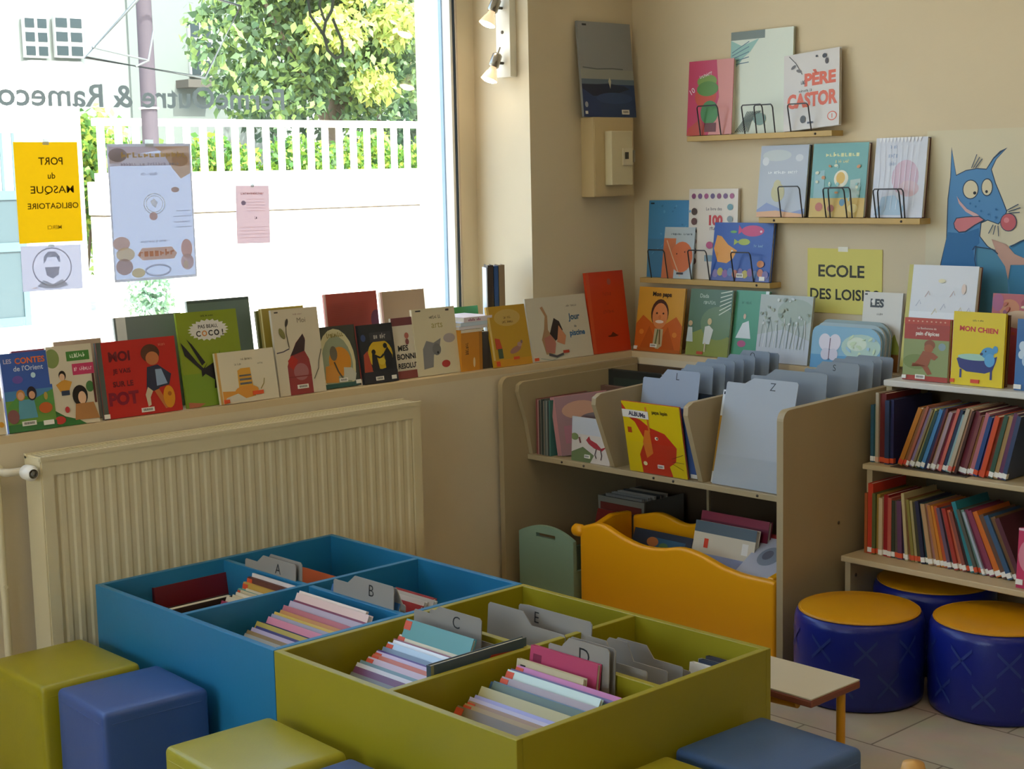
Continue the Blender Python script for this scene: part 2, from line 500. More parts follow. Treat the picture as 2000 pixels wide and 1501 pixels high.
# triangular metal bracket hanging by the pole
T = [Vector(on(px, py, Y, 12.3)) for px, py in ((166, 112), (268, 0), (300, -40), (470, 12), (400, 152))]
o = thing('triangular_frame', 'thin grey triangular metal frame hung against the pole', 'frame', tuple(T[0]))
MB().tube([p-T[0] for p in (T[0], T[1], T[2], T[3], T[4])], 0.020, mat('3E4648', .5), 6, True, True).build('outline', o)
q = [Vector(on(px, py, Y, 12.3))-T[0] for px, py in ((180, 92), (290, 118), (300, 60), (265, 130), (400, 130))]
MB().tube([q[0], q[1]], 0.012, mat('4A5254', .5), 6).tube([q[2], q[1], q[3]], 0.014, mat('4A5254', .5), 6).build('brace', o)
# house behind
hm = mat('626C6A', 0.9, 'wall', 0.2, 0, 1.5, 0.04)
o = thing('house', 'pale rendered house facade behind the trees at upper left', 'house', (0, 22, -0.15))
MB().box(4, 13.6, 0, 0.4, 0, 8, hm).box(10.4, 13.6, -0.06, 0, 0, 8, mat('545E5C', .9)).build('facade', o)
for (px0, py0, px1, py1) in ((48, 33, 92, 112), (108, 33, 160, 112), (372, 42, 412, 150)):
    a = on(px0, py1, Y, 21.9); b = on(px1, py0, Y, 21.9)
    w_ = MB().box(a[0], b[0], -0.12, -0.05, a[2]+.15, b[2]+.15, mat('8A9090', .6)).build('window', o)
    gl = MB(); nx, nz = 2, 3
    for i in range(nx):
        for j in range(nz):
            gw = (b[0]-a[0])/nx; gh = (b[2]-a[2])/nz
            gl.box(a[0]+gw*i+.03, a[0]+gw*(i+1)-.03, -0.13, -0.12, a[2]+.15+gh*j+.04, a[2]+.15+gh*(j+1)-.04, mat('2A3438', .2))
    gl.build('panes', w_)
a = on(362, 155, Y, 21.6); b = on(425, 172, Y, 21.6)
MB().box(a[0], b[0], -0.5, -0.06, b[2]+.15, a[2]+.15, mat('3A3A36', .8)).build('balcony', o)

# foliage
def foliage(mb, blobs, n, size, cols, seed):
    rnd = random.Random(seed)
    tot = sum(r[3]*r[4]*r[5] for r in blobs)
    for b in blobs:
        cnt = int(n*b[3]*b[4]*b[5]/tot)
        for _ in range(cnt):
            d = Vector((rnd.gauss(0, 1), rnd.gauss(0, 1), rnd.gauss(0, 1))); d.normalize()
            rr = rnd.random()**0.45
            c = Vector((b[0]+d.x*b[3]*rr, b[1]+d.y*b[4]*rr, b[2]+d.z*b[5]*rr))
            ax = Vector((rnd.gauss(0, 1), rnd.gauss(0, 1), rnd.gauss(0, 1)-0.9)).normalized()
            sd = ax.orthogonal().normalized(); sd.rotate(Matrix.Rotation(rnd.random()*6.28, 3, ax))
            L = size*rnd.uniform(.6, 1.3); wd = L*0.3
            m_ = cols[min(len(cols)-1, int(rnd.random()*len(cols)))]
            mb.add([c, c+ax*L*.4+sd*wd, c+ax*L, c+ax*L*.4-sd*wd], [(0, 1, 2, 3)], m_)
    return mb
def lf(h): return mat(h, 0.55, 'leaf', 0.45)
o = thing('leafy_tree', 'big leafy tree with yellowish tips overhanging the white railing', 'tree', (10.2, 15.6, -0.15))
MB().tube([(0, 0, 0), (0.05, 0, 1.6), (0.2, 0.1, 3.0), (0.1, 0, 4.6)], [0.15, 0.12, 0.10, 0.07], mat('5d5348', .9), 10).tube([(0.1, 0, 2.2), (-0.9, -.3, 3.4), (-1.6, -.5, 4.4)], [.08, .05, .03], mat('5d5348', .9), 8).tube([(0.15, 0, 2.6), (1.1, -.3, 3.7)], [.07, .04], mat('5d5348', .9), 8).build('trunk', o)
fo = MB()
foliage(fo, [(-1.1, -.2, 4.6, 1.2, .9, .9), (0.3, 0, 4.5, 1.3, 1.1, 1.2), (-0.3, -.4, 3.6, 1.1, .8, .8), (1.2, 0, 3.7, 1.0, 1, 1.0), (1.6, .4, 4.8, 1.2, 1.1, 1.3), (-.9, -.3, 2.9, .7, .5, .5), (.6, -.2, 2.8, .8, .6, .55), (-1.9, .1, 5.3, .7, .6, .6), (-1.8, -.1, 3.7, .75, .6, .7), (-1.5, 0, 2.95, .7, .5, .5)], 17000, 0.15, [lf('5E7A48'), lf('7F9A58'), lf('456045'), lf('6E8C66')], 3)
foliage(fo, [(-0.6, -1.0, 3.75, .6, .35, .32), (.5, -1.0, 3.9, .45, .35, .4), (-1.0, -.9, 4.5, .5, .3, .3), (.2, -.9, 3.0, .4, .3, .3), (-.2, -.9, 4.4, .4, .3, .35)], 1900, 0.15, [lf('B9BE68'), lf('9AAE62')], 5)
fo.build('foliage', o)
o = thing('dark_tree', 'dark green tree further back at the right edge of the window', 'tree', (13.6, 18.8, -0.15))
MB().tube([(0, 0, 0), (0, 0, 3.4)], [.2, .12], mat('4d463d', .9), 10).build('trunk', o)
foliage(MB(), [(0, 0, 4.0, 2.0, 1.5, 1.9), (-1.8, 0, 3.2, 1.3, 1.2, 1.2), (1.6, 0, 3.0, 1.6, 1.2, 1.6)], 8000, 0.18, [lf('3C5844'), lf('4C6C4C'), lf('364C3C')], 8).build('foliage', o)
spots = [(5.15, 14.1, .55, 2.2), (6.1, 14.2, .75, 1.9), (7.3, 14.3, .8, 1.95), (8.6, 14.2, .85, 1.95), (9.9, 14.3, .85, 2.0), (11.2, 14.2, .85, 2.0), (12.5, 14.4, .9, 2.1)]
for i, (x, y, r, hh) in enumerate(spots):
    o = thing('garden_shrub', 'green garden shrub behind the white railing, %s from the left' % ['first', 'second', 'third', 'fourth', 'fifth', 'sixth', 'seventh'][i], 'shrub', (x, y, -0.15), 'shrubs behind the railing')
    st = MB()
    for a in range(4): st.tube([(0, 0, 0), (0.25*math.cos(a*1.6), 0.2*math.sin(a*1.6), hh*.7)], [.03, .015], mat('5a4d3c', .9), 5)
    st.build('stem', o)
    pal = [lf('5d8a35'), lf('87a842'), lf('3f6b33')] if i % 2 else [lf('4c7a38'), lf('6f9a44'), lf('a3b34e')]
    foliage(MB(), [(0, 0, hh*.80, r, .45, hh*.34)], 3200, 0.11, pal, 20+i).build('foliage', o)
for i, (px, hh) in enumerate(((190, 2.3), (222, 2.2))):
    c = on(px, 250, Y, 15.0)
    o = thing('cypress_shrub', ['narrow pale green shrub just right of the white gate pillar', 'slim yellow-green shrub between gate pillar and concrete pole'][i], 'shrub', (c[0], 15.0, -0.15), 'slim shrubs by the gate pillar')
    MB().tube([(0, 0, 0), (0, 0, hh)], [.05, .02], mat('5a4d3c', .9), 6).build('stem', o)
    foliage(MB(), [(0, 0, hh*.6, .34, .3, hh*.55)], 1100, 0.12, [lf('8fae58'), lf('6c9647'), lf('b9c866')], 40+i).build('foliage', o)
o = thing('pavement_plant', 'pale green plant at the foot of the concrete pole', 'plant', (5.15, 12.4, -0.15))
MB().tube([(0, 0, 0), (0, 0, .3)], .02, mat('5a4d3c', .9), 5).build('stem', o)
foliage(MB(), [(0, 0, .28, .34, .2, .3)], 700, 0.09, [lf('7d9f8a'), lf('93b3a0'), lf('6b8c6c')], 60).build('foliage', o)
# ---------------------------------------------------------------- radiator
crm = mat('DCCFA8', 0.4, 'paint', 0.5, 0, 4.0, 0.03)
o = thing('radiator', 'cream ribbed panel radiator under the window sill', 'radiator', (-2.315, 0, 0.09))
RW, RH = 1.235, 0.645
mb = MB(); n = 33; pts = []
for i in range(n*6+1):
    u = i/(n*6); ph = (i % 6)/6
    d = 0.0 if ph < 0.35 else 0.0028
    pts.append((0.03+u*(RW-0.06), -0.106-d))
vs = [(p[0], p[1], 0.04) for p in pts]+[(p[0], p[1], RH-0.05) for p in pts]
mb.add(vs, [(i, i+1, len(pts)+i+1, len(pts)+i) for i in range(len(pts)-1)], crm)
mb.box(0, 0.03, -0.113, -0.095, 0.04, RH-0.05, crm).box(RW-0.03, RW, -0.113, -0.095, 0.04, RH-0.05, crm)
mb.box(0, RW, -0.113, -0.095, RH-0.05, RH-0.012, crm).box(0, RW, -0.113, -0.095, 0, 0.04, crm)
mb.build('front_panel', o, 0.0)
MB().box(0, RW, -0.105, -0.03, 0.02, RH-0.02, mat('C9BC96', .5)).build('rear_panel', o)
MB().box(-0.004, 0.0, -0.11, -0.025, 0, RH-0.006, crm).build('side_cover', o)
MB().box(RW, RW+0.004, -0.11, -0.025, 0, RH-0.006, crm).build('side_cover', o)
tg = MB()
tg.box(-0.004, RW+0.004, -0.115, -0.106, RH-0.012, RH, crm).box(-0.004, RW+0.004, -0.034, -0.022, RH-0.012, RH, crm)
for i in range(100):
    xx = i*(RW/100); tg.box(xx, xx+0.006, -0.106, -0.034, RH-0.008, RH-0.002, crm)
tg.box(0, RW, -0.106, -0.034, RH-0.016, RH-0.012, mat('A89C7A', .6))
tg.build('top_grille', o)
for xx in (0.2, RW-0.2): MB().box(xx, xx+0.03, -0.03, -0.001, 0.1, RH-0.1, crm).build('bracket', o)
for xx in (0.05, RW-0.09): MB().box(xx, xx+0.04, -0.09, -0.05, -0.09, 0.01, crm).build('foot', o)
o = thing('radiator_valve', 'white radiator valve with round cap at the top left of the radiator', 'valve', (-2.338, -0.07, 0.70))
MB().tube([(0.02, 0, 0), (-0.035, 0, 0), (-0.05, 0.005, 0), (-0.055, 0.03, 0), (-0.055, 0.069, 0)], [.010, .010, .011, .009, .009], mat('D9CFB4', .35), 10).build('valve_body', o)
MB().lathe([(0, .048), (.010, .048), (.010, .046), (.0155, .046), (.019, .040), (.020, .012), (.012, 0)], (-0.005, -0.052, -0.002), mat('EFE9DA', .3), 20, (0, 1, 0)).lathe([(0, 0.0), (.007, .0), (.007, .003)], (-0.005, -0.054, -0.002), mat('6b665c', .4), 12, (0, 1, 0)).build('cap', o)
o = thing('heating_pipe', 'thin cream heating pipe running down the wall left of the radiator', 'pipe', (-2.393, -0.02, 0.0))
MB().tube([(0, 0, 0), (0, 0, 0.66), (0, 0, 0.70), (0.004, -0.012, 0.71)], .010, crm, 10).build('tube', o)
MB().tube([(0, 0.02, .4), (0, -0.012, .4)], .006, crm, 6).build('clip', o)

# ---------------------------------------------------------------- book bins
def bin_(name, label, colhex, y0, y1, cross):
    m_ = mat(colhex, 0.42, 'paint', 0.5, 0, 5.0, 0.03)
    o = thing(name, label, 'book bin', (-2.222, y0, 0))
    w = 0.747; d = y1-y0; t = 0.016; h = 0.40
    MB().box(0, t, 0, d, 0.0, h, m_).build('left_panel', o, 0.0015)
    MB().box(w-t, w, 0, d, 0.0, h, m_).build('right_panel', o, 0.0015)
    MB().box(t, w-t, 0, t, 0.0, h, m_).build('front_panel', o, 0.0015)
    MB().box(t, w-t, d-t, d, 0.0, h, m_).build('back_panel', o, 0.0015)
    MB().box(t, w-t, t, d-t, 0.14, 0.155, m_).build('bottom_board', o)
    MB().box(t, w-t, d/2-t/2, d/2+t/2, 0.155, h-0.001, m_).build('long_divider', o, 0.0015)
    for a, b in ((t, d/2-t/2), (d/2+t/2, d-t)):
        MB().box(cross-t/2, cross+t/2, a, b, 0.155, h-0.004, m_).build('cross_divider', o, 0.0015)
    return o
bin_('blue_book_bin', 'bright blue square book bin in four compartments by the radiator', '2679A2', -0.976, -0.176, 0.380)
bin_('green_book_bin', 'lime green square book bin nearest the viewer in four compartments', '9E9218', -1.748, -0.978, 0.408)

# ---------------------------------------------------------------- cube stools
def cube(label, hexc, x0, y0, w=0.25, d=0.262, h=0.272, rot=0.0):
    m_ = mat(hexc, 0.36, 'leather', 0.5, 0, 3.0, 0.04)
    o = thing('cube_stool', label, 'stool', Matrix.Translation((x0+w/2, y0-d/2, 0)) @ Matrix.Rotation(math.radians(rot), 4, 'Z'), None)
    mb = MB(); n = 10
    # softly puffed upholstered block: a subdivided rounded box
    def pt(a, b, c):
        p = Vector((a, b, c)); r = 0.10
        q = Vector([max(-1+r, min(1-r, v)) for v in p]); e = p-q
        if e.length > 1e-6: p = q+e.normalized()*r
        puff = 0.035*(1-min(1, abs(a))**2)*(1-min(1, abs(b))**2) if c > 0.5 else 0
        return (p.x*w/2, p.y*d/2, h/2+p.z*h/2+puff*0.12)
    g = [-1, -.98, -.945, -.9, -.6, -.2, .2, .6, .9, .945, .98, 1]
    N = len(g)
    for ax in range(3):
        for s in (-1, 1):
            vs = []
            for i in range(N):
                for j in range(N):
                    q = [g[i], g[j]]; q.insert(ax, s); vs.append(pt(*q))
            fs = []
            for i in range(N-1):
                for j in range(N-1):
                    f = (i*N+j, (i+1)*N+j, (i+1)*N+j+1, i*N+j+1)
                    flip = (s < 0) ^ (ax == 1)
                    fs.append(f[::-1] if flip else f)
            mb.add(vs, fs, m_, True)
    mb.build('upholstery', o)
    sm = MB(); zz = h-0.026
    for s in (-1, 1):
        sm.tube([(s*(w/2-.0005), -d/2+.02, zz), (s*(w/2-.0005), d/2-.02, zz)], .0016, m_, 6)
        sm.tube([(-w/2+.02, s*(d/2-.0005), zz), (w/2-.02, s*(d/2-.0005), zz)], .0016, m_, 6)
    sm.build('seam_piping', o)
    return o
cube('lime green cube stool at the far left beside the radiator', '9E9410', -2.525, -0.180, d=0.30, w=.255)
cube('blue cube stool between the two lime cubes on the left', '3A5690', -2.507, -0.508, rot=-3, d=.245, w=.257)
cube('lime green cube stool against the near end of the blue bin', 'A69E28', -2.520, -1.005, d=0.292, rot=-2, w=.255)
cube('blue cube stool mostly below the frame beside the green bin', '3A5690', -2.53, -1.325, d=0.262)
cube('lime green cube stool whose top just shows below the green bin', 'A69E28', -2.10, -1.768, w=0.262, d=0.25)
cube('slate blue cube stool at the right of the green bin', '426292', -1.808, -1.762, d=0.262, w=0.27, rot=-2)

# ---------------------------------------------------------------- low bench
o = thing('low_bench', 'low cream topped bench with brown edge behind the bins', 'bench', (-1.325, -1.745, 0))
BW, BL, BZ = 0.19, 1.53, 0.246
tp = mat('D8CDB0', .4); ed = mat('8A4A34', .5)
MB().box(0.0015, BW-.0015, 0.0015, BL-.0015, BZ-0.003, BZ, tp).build('top_surface', o)
MB().box(0, BW, 0, BL, BZ-0.021, BZ-0.003, ed).build('edge_band', o, 0.004)
ym = mat('E0A020', .35)
for y0_, s_ in ((0.0, 1), (BL, -1)):
    MB().tube([(BW*.76, y0_+s_*.022, 0), (BW*.76, y0_+s_*.022, BZ-.022)], .0105, ym, 12).build('leg', o)
    MB().tube([(.032, y0_+s_*.06, BZ-.032), (.032, y0_+s_*.14, BZ-.036), (.032, y0_+s_*.185, BZ-.052), (.032, y0_+s_*.205, BZ-.085), (.032, y0_+s_*.21, 0)], .0105, ym, 12).build('leg', o)
MB().tube([(.10, 0.1, BZ-.032), (.10, BL-.1, BZ-.032)], .009, ym, 10).build('brace', o)

# ---------------------------------------------------------------- round stools
def pouf(label, c):
    o = thing('round_stool', label, 'stool', (c[0], c[1], 0), 'round blue stools with yellow tops')
    R_, H_ = 0.172, 0.24
    blue = mat('14227E', .3, 'leather', .5, 0, 3, .04); bl2 = mat('2C3F86', .4)
    mb = MB().lathe([(0, .0), (R_-.012, .0), (R_-.003, .006), (R_, .02), (R_+.002, .12), (R_, H_-.028), (R_-.004, H_-.012), (R_-.012, H_-.004), (R_-.02, H_-.002)], (0, 0, 0), blue, 56)
    rr = R_+.0028
    for i in range(9):
        for j, zc in enumerate((.075, .165)):
            a0 = 2*math.pi*(i+(.5 if j % 2 else 0))/9
            for sg in (-1, 1):
                pts = []
                for q in np.linspace(-1, 1, 5):
                    a = a0+q*.17; z = zc+sg*q*.030
                    pts.append((a, z))
                vs = []
                for a, z in pts:
                    vs.append((rr*math.cos(a), rr*math.sin(a), z+.005)); vs.append((rr*math.cos(a), rr*math.sin(a), z-.005))
                mb.add(vs, [(2*k, 2*k+1, 2*k+3, 2*k+2) for k in range(4)], bl2)
    mb.build('blue_side', o)
    MB().lathe([(R_-.014, H_-.006), (R_-.012, H_-.001), (R_-.018, H_+.001), (R_*.6, H_+.003), (0, H_+.004)], (0, 0, 0), mat('DA9A0C', .34, 'leather', .5, 0, 3, .04), 56).build('yellow_top', o)
    MB().tube([((R_-.012)*math.cos(a), (R_-.012)*math.sin(a), H_-.002) for a in [2*math.pi*i/48 for i in range(48)]], .0025, mat('C98F14', .4), 6, True, True).build('piping', o)
pouf('round blue stool with yellow top beside the browser side panel', (-0.622, -1.392))
pouf('round blue stool with yellow top at the right edge of the picture', (-0.462, -1.708))
pouf('round blue stool with yellow top pushed in under the lowest shelf', (-0.235, -1.385))

# ---------------------------------------------------------------- picture book browser
o = thing('book_browser', 'large beige wooden picture book browser with three sloping columns in the corner', 'book browser', (0, 0, 0))
bw = mat('AE9C78', 0.45, 'wood', 0.4, 0, 9.0, 0.05)
YA, YBr = -0.015, -1.168
def side(y0, y1, name, prof):
    MB().prism(prof, 1, y0, y1, bw).build(name, o, 0.004, 3)
def rnd_prof(x0, z0, z1, zb, r=.03, x1=-.012, zlow=0.0):
    p = [(x1, zlow), (x0, zlow), (x0, z0-r)]
    p += [(x0+r-r*math.cos(a), z0-r+r*math.sin(a)) for a in [math.pi/2*i/6 for i in range(1, 7)]]
    return p+[(x1, zb)]
side(YA-.022, YA, 'left_side', rnd_prof(-.668, .757, 0, .762))
side(YA-.040, YA-.0225, 'left_inner_panel', [(-.03, .49), (-.552, .49), (-.575, .60), (-.612, .705), (-.608, .728), (-.59, .737), (-.03, .742)])
side(YBr, YBr+.022, 'right_side', rnd_prof(-.662, .757, 0, .775))
side(-.428, -.41, 'column_partition', [(-.03, .49), (-.55, .49), (-.635, .70), (-.632, .722), (-.61, .733), (-.03, .757)])
side(-.788, -.77, 'column_partition', [(-.03, .49), (-.55, .49), (-.618, .70), (-.615, .726), (-.592, .737), (-.03, .757)])
MB().box(-.56, -.012, YBr+.022, YA-.022, .472, .49, bw).build('browser_shelf', o, 0.002)
MB().box(-.026, -.012, YBr+.022, YA-.022, 0.0, .74, mat('54422E', 0.6, 'wood', 0.3, 0, 9.0, 0.06)).build('back_board', o)  # browser interior's shade is put into this board's darker colour
MB().box(-.30, -.027, YBr+.022, YA-.022, .03, .045, bw).build('lower_shelf', o)
MB().box(-.20, -.19, -.52, -.51, 0.045, .472, bw).build('support_post', o)
sc = MB()
for yy in (-.2, -.30, -.60, -.68, -1.0): sc.lathe([(0, 0.002), (.004, .002), (.004, 0)], (-.5602, yy, .481), mat('3a3228', .4), 10, (-1, 0, 0))
sc.lathe([(0, 0.002), (.005, .002), (.005, 0)], (-.40, YBr-.0002, .40), mat('4a3a28', .4), 10, (0, -1, 0)).build('screw_caps', o)
# clear acrylic front plates
acm = bpy.data.materials.new('acrylic'); acm.use_nodes = True
n_ = acm.node_tree.nodes; l_ = acm.node_tree.links
t1 = n_.new('ShaderNodeBsdfTransparent'); t1.inputs[0].default_value = (.97, .98, .98, 1); t2 = n_.new('ShaderNodeBsdfGlossy'); t2.inputs['Roughness'].default_value = .05
mx_ = n_.new('ShaderNodeMixShader'); mx_.inputs[0].default_value = .05
l_.new(t1.outputs[0], mx_.inputs[1]); l_.new(t2.outputs[0], mx_.inputs[2]); l_.new(mx_.outputs[0], n_['Material Output'].inputs[0])
for a, b in ((-.768, -.43), (-1.144, -.79)):
    MB().add([(-.566, a, .49), (-.566, b, .49), (-.612, b, .60), (-.612, a, .60)], [(0, 1, 2, 3)], acm).build('acrylic_plate', o)

# ---------------------------------------------------------------- stepped bookcase
o = thing('stepped_bookcase', 'pale stepped bookcase with three shelves at the right edge', 'bookcase', (0, 0, 0))
sw = mat('C9B58C', 0.45, 'wood', 0.4, 0, 9.0, 0.05); wh = mat('DAD6CC', 0.45, 'paint', .4, 0, 4, .03)
YC0, YC1 = -1.196, -2.30
MB().box(-.222, 0, YC1, YC0, .782, .800, wh).build('top_shelf', o, .003)
MB().box(-.325, 0, YC1, YC0, .550, .566, sw).build('middle_shelf', o, .003)
MB().box(-.428, 0, YC1, YC0, .296, .313, sw).build('bottom_shelf', o, .003)
MB().prism([(-.012, 0), (-.405, 0), (-.405, .296), (-.30, .296), (-.30, .55), (-.205, .55), (-.205, .782), (-.012, .782)], 1, YC0-.018, YC0, sw).build('side_panel', o, .002)
MB().prism([(-.012, 0), (-.405, 0), (-.405, .296), (-.30, .296), (-.30, .55), (-.205, .55), (-.205, .782), (-.012, .782)], 1, YC1, YC1+.018, sw).build('side_panel', o, .002)
MB().box(-.012, -.001, YC1, YC0, .30, .782, mat('6E5D44', 0.6, 'wood', 0.3, 0, 9.0, 0.06)).build('back_board', o)  # darker than the shelves: shade between them is painted into the board
MB().lathe([(0, .002), (.005, .002), (.005, 0)], (-.38, YC0-.0185, .25), mat('4a3a28', .4), 10, (0, -1, 0)).build('screw_cap', o)

# ---------------------------------------------------------------- toy boxes
def wavy(o, name, p0, p1, prof, thick, m_, z0=0.0, bevel=.009):
    'a board whose top edge follows prof (0..1, z), standing between two plan points'
    a = Vector((*p0, 0)); b = Vector((*p1, 0)); wv = (b-a).normalized(); nv = Vector((-wv.y, wv.x, 0)); L = (b-a).length
    us = np.linspace(0, 1, 41); zs = np.interp(us, [p[0] for p in prof], [p[1] for p in prof])
    ker = np.array([1, 2, 3, 2, 1])/9; zp = np.concatenate([[zs[0]]*2, zs, [zs[-1]]*2]); zs = np.convolve(zp, ker, 'valid')
    mb = MB(); vs = []
    for s in (0, thick):
        for u_, z_ in zip(us, zs):
            q = a+wv*(u_*L)+nv*s; vs += [(q.x, q.y, z0), (q.x, q.y, z_)]
    n = len(us); fs = []
    for i in range(n-1):
        fs += [(2*i, 2*i+1, 2*i+3, 2*i+2), (2*n+2*i+2, 2*n+2*i+3, 2*n+2*i+1, 2*n+2*i), (2*i+1, 2*n+2*i+1, 2*n+2*i+3, 2*i+3), (2*i+2, 2*n+2*i+2, 2*n+2*i, 2*i)]
    fs += [(0, 2*n, 2*n+1, 1), (2*n-2, 2*n-1, 4*n-1, 4*n-2)]
    mb.add(vs, fs, m_)
    ob = mb.build(name, o, bevel, 4); return ob
yp = mat('F4AA0A', .35, 'plain', .5)
o = thing('yellow_toy_box', 'yellow plastic box with wavy top edges under the browser, full of books', 'storage box', (0, 0, 0))
px_pr = [(0, .300), (.04, .318), (.12, .333), (.22, .303), (.335, .284), (.44, .288), (.545, .309), (.65, .299), (.75, .275), (.85, .264), (.97, .266), (1, .264)]
wavy(o, 'front_panel', (-.648, -.362), (-.648, -1.128), px_pr, .028, yp)
wavy(o, 'back_panel', (-.40, -.362), (-.40, -1.128), [(0, .30), (.15, .33), (.3, .30), (.42, .335), (.55, .33), (.7, .29), (.85, .32), (1, .31)], .026, yp)
wavy(o, 'side_panel', (-.62, -.362), (-.40, -.362), [(0, .30), (.3, .30), (.6, .32), (1, .315)], .024, yp)
wavy(o, 'side_panel', (-.62, -1.104), (-.40, -1.104), [(0, .265), (.4, .28), (.8, .31), (1, .31)], .024, yp)
MB().box(-.62, -.40, -1.11, -.38, .02, .04, yp).build('bottom_board', o)
MB().lathe([(0, -.02), (.016, -.018), (.02, 0), (.02, .022), (.013, .031), (0, .033)], (-.634, -.355, .290), yp, 16, (0, 1, 0)).build('corner_knob', o)
gp = mat('8AA892', .4, 'plain', .5)
o = thing('green_storage_box', 'sage green box with an arched end and a hand slot inside the browser', 'storage box', (0, 0, 0))
mb = MB(); ya, yb = -.078, -.330
arc = [(ya, 0), (yb, 0)]+[(yb+(ya-yb)*t, .232+.050*math.sin(math.pi*(t*.86+.07))**.7) for t in np.linspace(0, 1, 17)]
# panel with a real slot: build as two halves around the slot
sy0, sy1, sz0, sz1 = -.160, -.248, .243, .256
top = [p for p in arc[2:]]
mb.prism([(ya, 0), (yb, 0), (yb, sz0), (ya, sz0)], 0, -.645, -.630, gp)
L_ = [p for p in top if p[0] <= sy1]; R_ = [p for p in top if p[0] >= sy0]; M_ = [p for p in top if sy1 < p[0] < sy0]
zi = lambda yy: float(np.interp(yy, [p[0] for p in top], [p[1] for p in top]))
mb.prism([(sy1, sz0), (yb, sz0)]+L_+[(sy1, zi(sy1))], 0, -.645, -.630, gp)
mb.prism([(ya, sz0), (sy0, sz0), (sy0, zi(sy0))]+R_, 0, -.645, -.630, gp)
mb.prism([(sy0, sz1), (sy1, sz1), (sy1, zi(sy1))]+M_+[(sy0, zi(sy0))], 0, -.645, -.630, gp)
mb.build('end_panel', o)
MB().box(-.63, -.30, ya-.012, ya, 0, .15, gp).build('side_panel', o)
MB().box(-.63, -.30, yb, yb+.012, 0, .15, gp).build('side_panel', o)
MB().box(-.315, -.30, yb, ya, 0, .15, gp).box(-.63, -.30, yb, ya, 0.004, .014, gp).build('base_tray', o)

# ---------------------------------------------------------------- wall ledges with wire book stops
ldm = mat('C8A868', 0.5, 'wood', 0.4, 0, 12.0, 0.10)
wire = mat('4a4a4c', .35, 'plain', .5, .6)
LX = XB-.062
def ledge(label, y0, y1, z, loops, screws):
    o = thing('wall_ledge', label, 'wall ledge', (0, 0, z), 'narrow wooden wall ledges')
    MB().box(LX, XB, y1, y0, -.018, 0, ldm).build('board', o, .0015)
    for (pa, pb, ptop, dx) in loops:
        a = on(pa, ptop, X, LX+.006)[1]; b = on(pb, ptop, X, LX+.006)[1]; h = on((pa+pb)/2, ptop, X, LX+.006+dx)[2]-z
        r = min(.012, abs(a-b)*.25); p = [(LX+.006, a+.0, -.001), (LX+.006+dx*.9, a, h-r)]
        p += [(LX+.006+dx, a-r+r*math.cos(t), h-r+r*math.sin(t)) for t in (.5, 1.05)]
        p += [(LX+.006+dx, b+r-r*math.cos(t), h-r+r*math.sin(t)) for t in (1.05, .5)]
        p += [(LX+.006+dx*.9, b, h-r), (LX+.006, b, -.001)]
        MB().tube(p, .0023, wire, 6).build('wire_book_stop', o)
    s = MB()
    for px in screws:
        yy = on(px, 300, X, LX)[1]; s.lathe([(0, .0015), (.004, .0015), (.004, 0)], (LX, yy, -.009), mat('3a3228', .4), 8, (-1, 0, 0))
    s.build('screws', o)
Z1, Z2, Z3 = 1.534, 1.257, 1.040
ledge('topmost narrow wooden ledge high on the back wall', -.205, -.805, Z1, [(1368, 1408, 205, -.02), (1455, 1495, 203, -.02), (1478, 1514, 203, -.016), (1545, 1585, 201, -.02)], (1592,))
ledge('middle narrow wooden ledge on the back wall, to the right', -.515, -1.128, Z2, [(1526, 1568, 363, -.02), (1614, 1655, 366, -.02), (1622, 1665, 365, -.014), (1712, 1762, 368, -.02), (1718, 1768, 368, -.012)], (1512, 1762))
ledge('lowest narrow wooden ledge on the back wall, next to the corner', .02, -.562, Z3, [(1272, 1304, 487, -.02), (1350, 1386, 488, -.02), (1434, 1472, 492, -.02)], (1478,))

# ---------------------------------------------------------------- electric box, breaker, spotlight
bx = mat('D2BE92', .6, 'paint', .4, 0, 4, .04)
o = thing('electric_box', 'beige wall cupboard boxing on the left wall below the sea picture book', 'electrical box', (0, 0, 0))
MB().box(-.143, .06, .038, YL, 1.332, 1.608, bx).build('casing', o, .002)
MB().box(-.139, .056, .036, .038, 1.336, 1.604, bx).build('front_cover', o)
o = thing('circuit_breaker', 'cream circuit breaker box with a small switch on the beige wall box', 'circuit breaker', (0, 0, 0))
bk = mat('DDD2AC', .45)
MB().box(-.090, .018, .002, .036, 1.372, 1.560, bk).build('housing', o, .003)
MB().box(-.040, .010, -.006, .002, 1.44, 1.50, mat('E6DCBA', .4)).build('switch_plate', o, .002)
MB().box(-.030, -.018, -.012, -.006, 1.462, 1.486, mat('3c382e', .4)).box(.012, .024, -.004, .006, 1.45, 1.492, mat('8a8470', .4)).build('switch_lever', o)
spots_ = []
o = thing('wall_spotlight', 'white wall plate with two small adjustable spotlights on the pillar side', 'spotlight', (XP, 0, 0))
MB().box(-.030, -.0, .158, .228, 1.745, 2.20, mat('F2EFDF', .35)).build('mounting_plate', o, .002)
MB().lathe([(0, .002), (.006, .002), (.006, 0)], (-.0302, .195, 1.895), mat('5a5548', .4), 10, (-1, 0, 0)).build('plate_screw', o)
chrome = mat('A8A294', .25, 'plain', .5, .8); wb = mat('FFE9C8', .4, 'glow', 22.0)
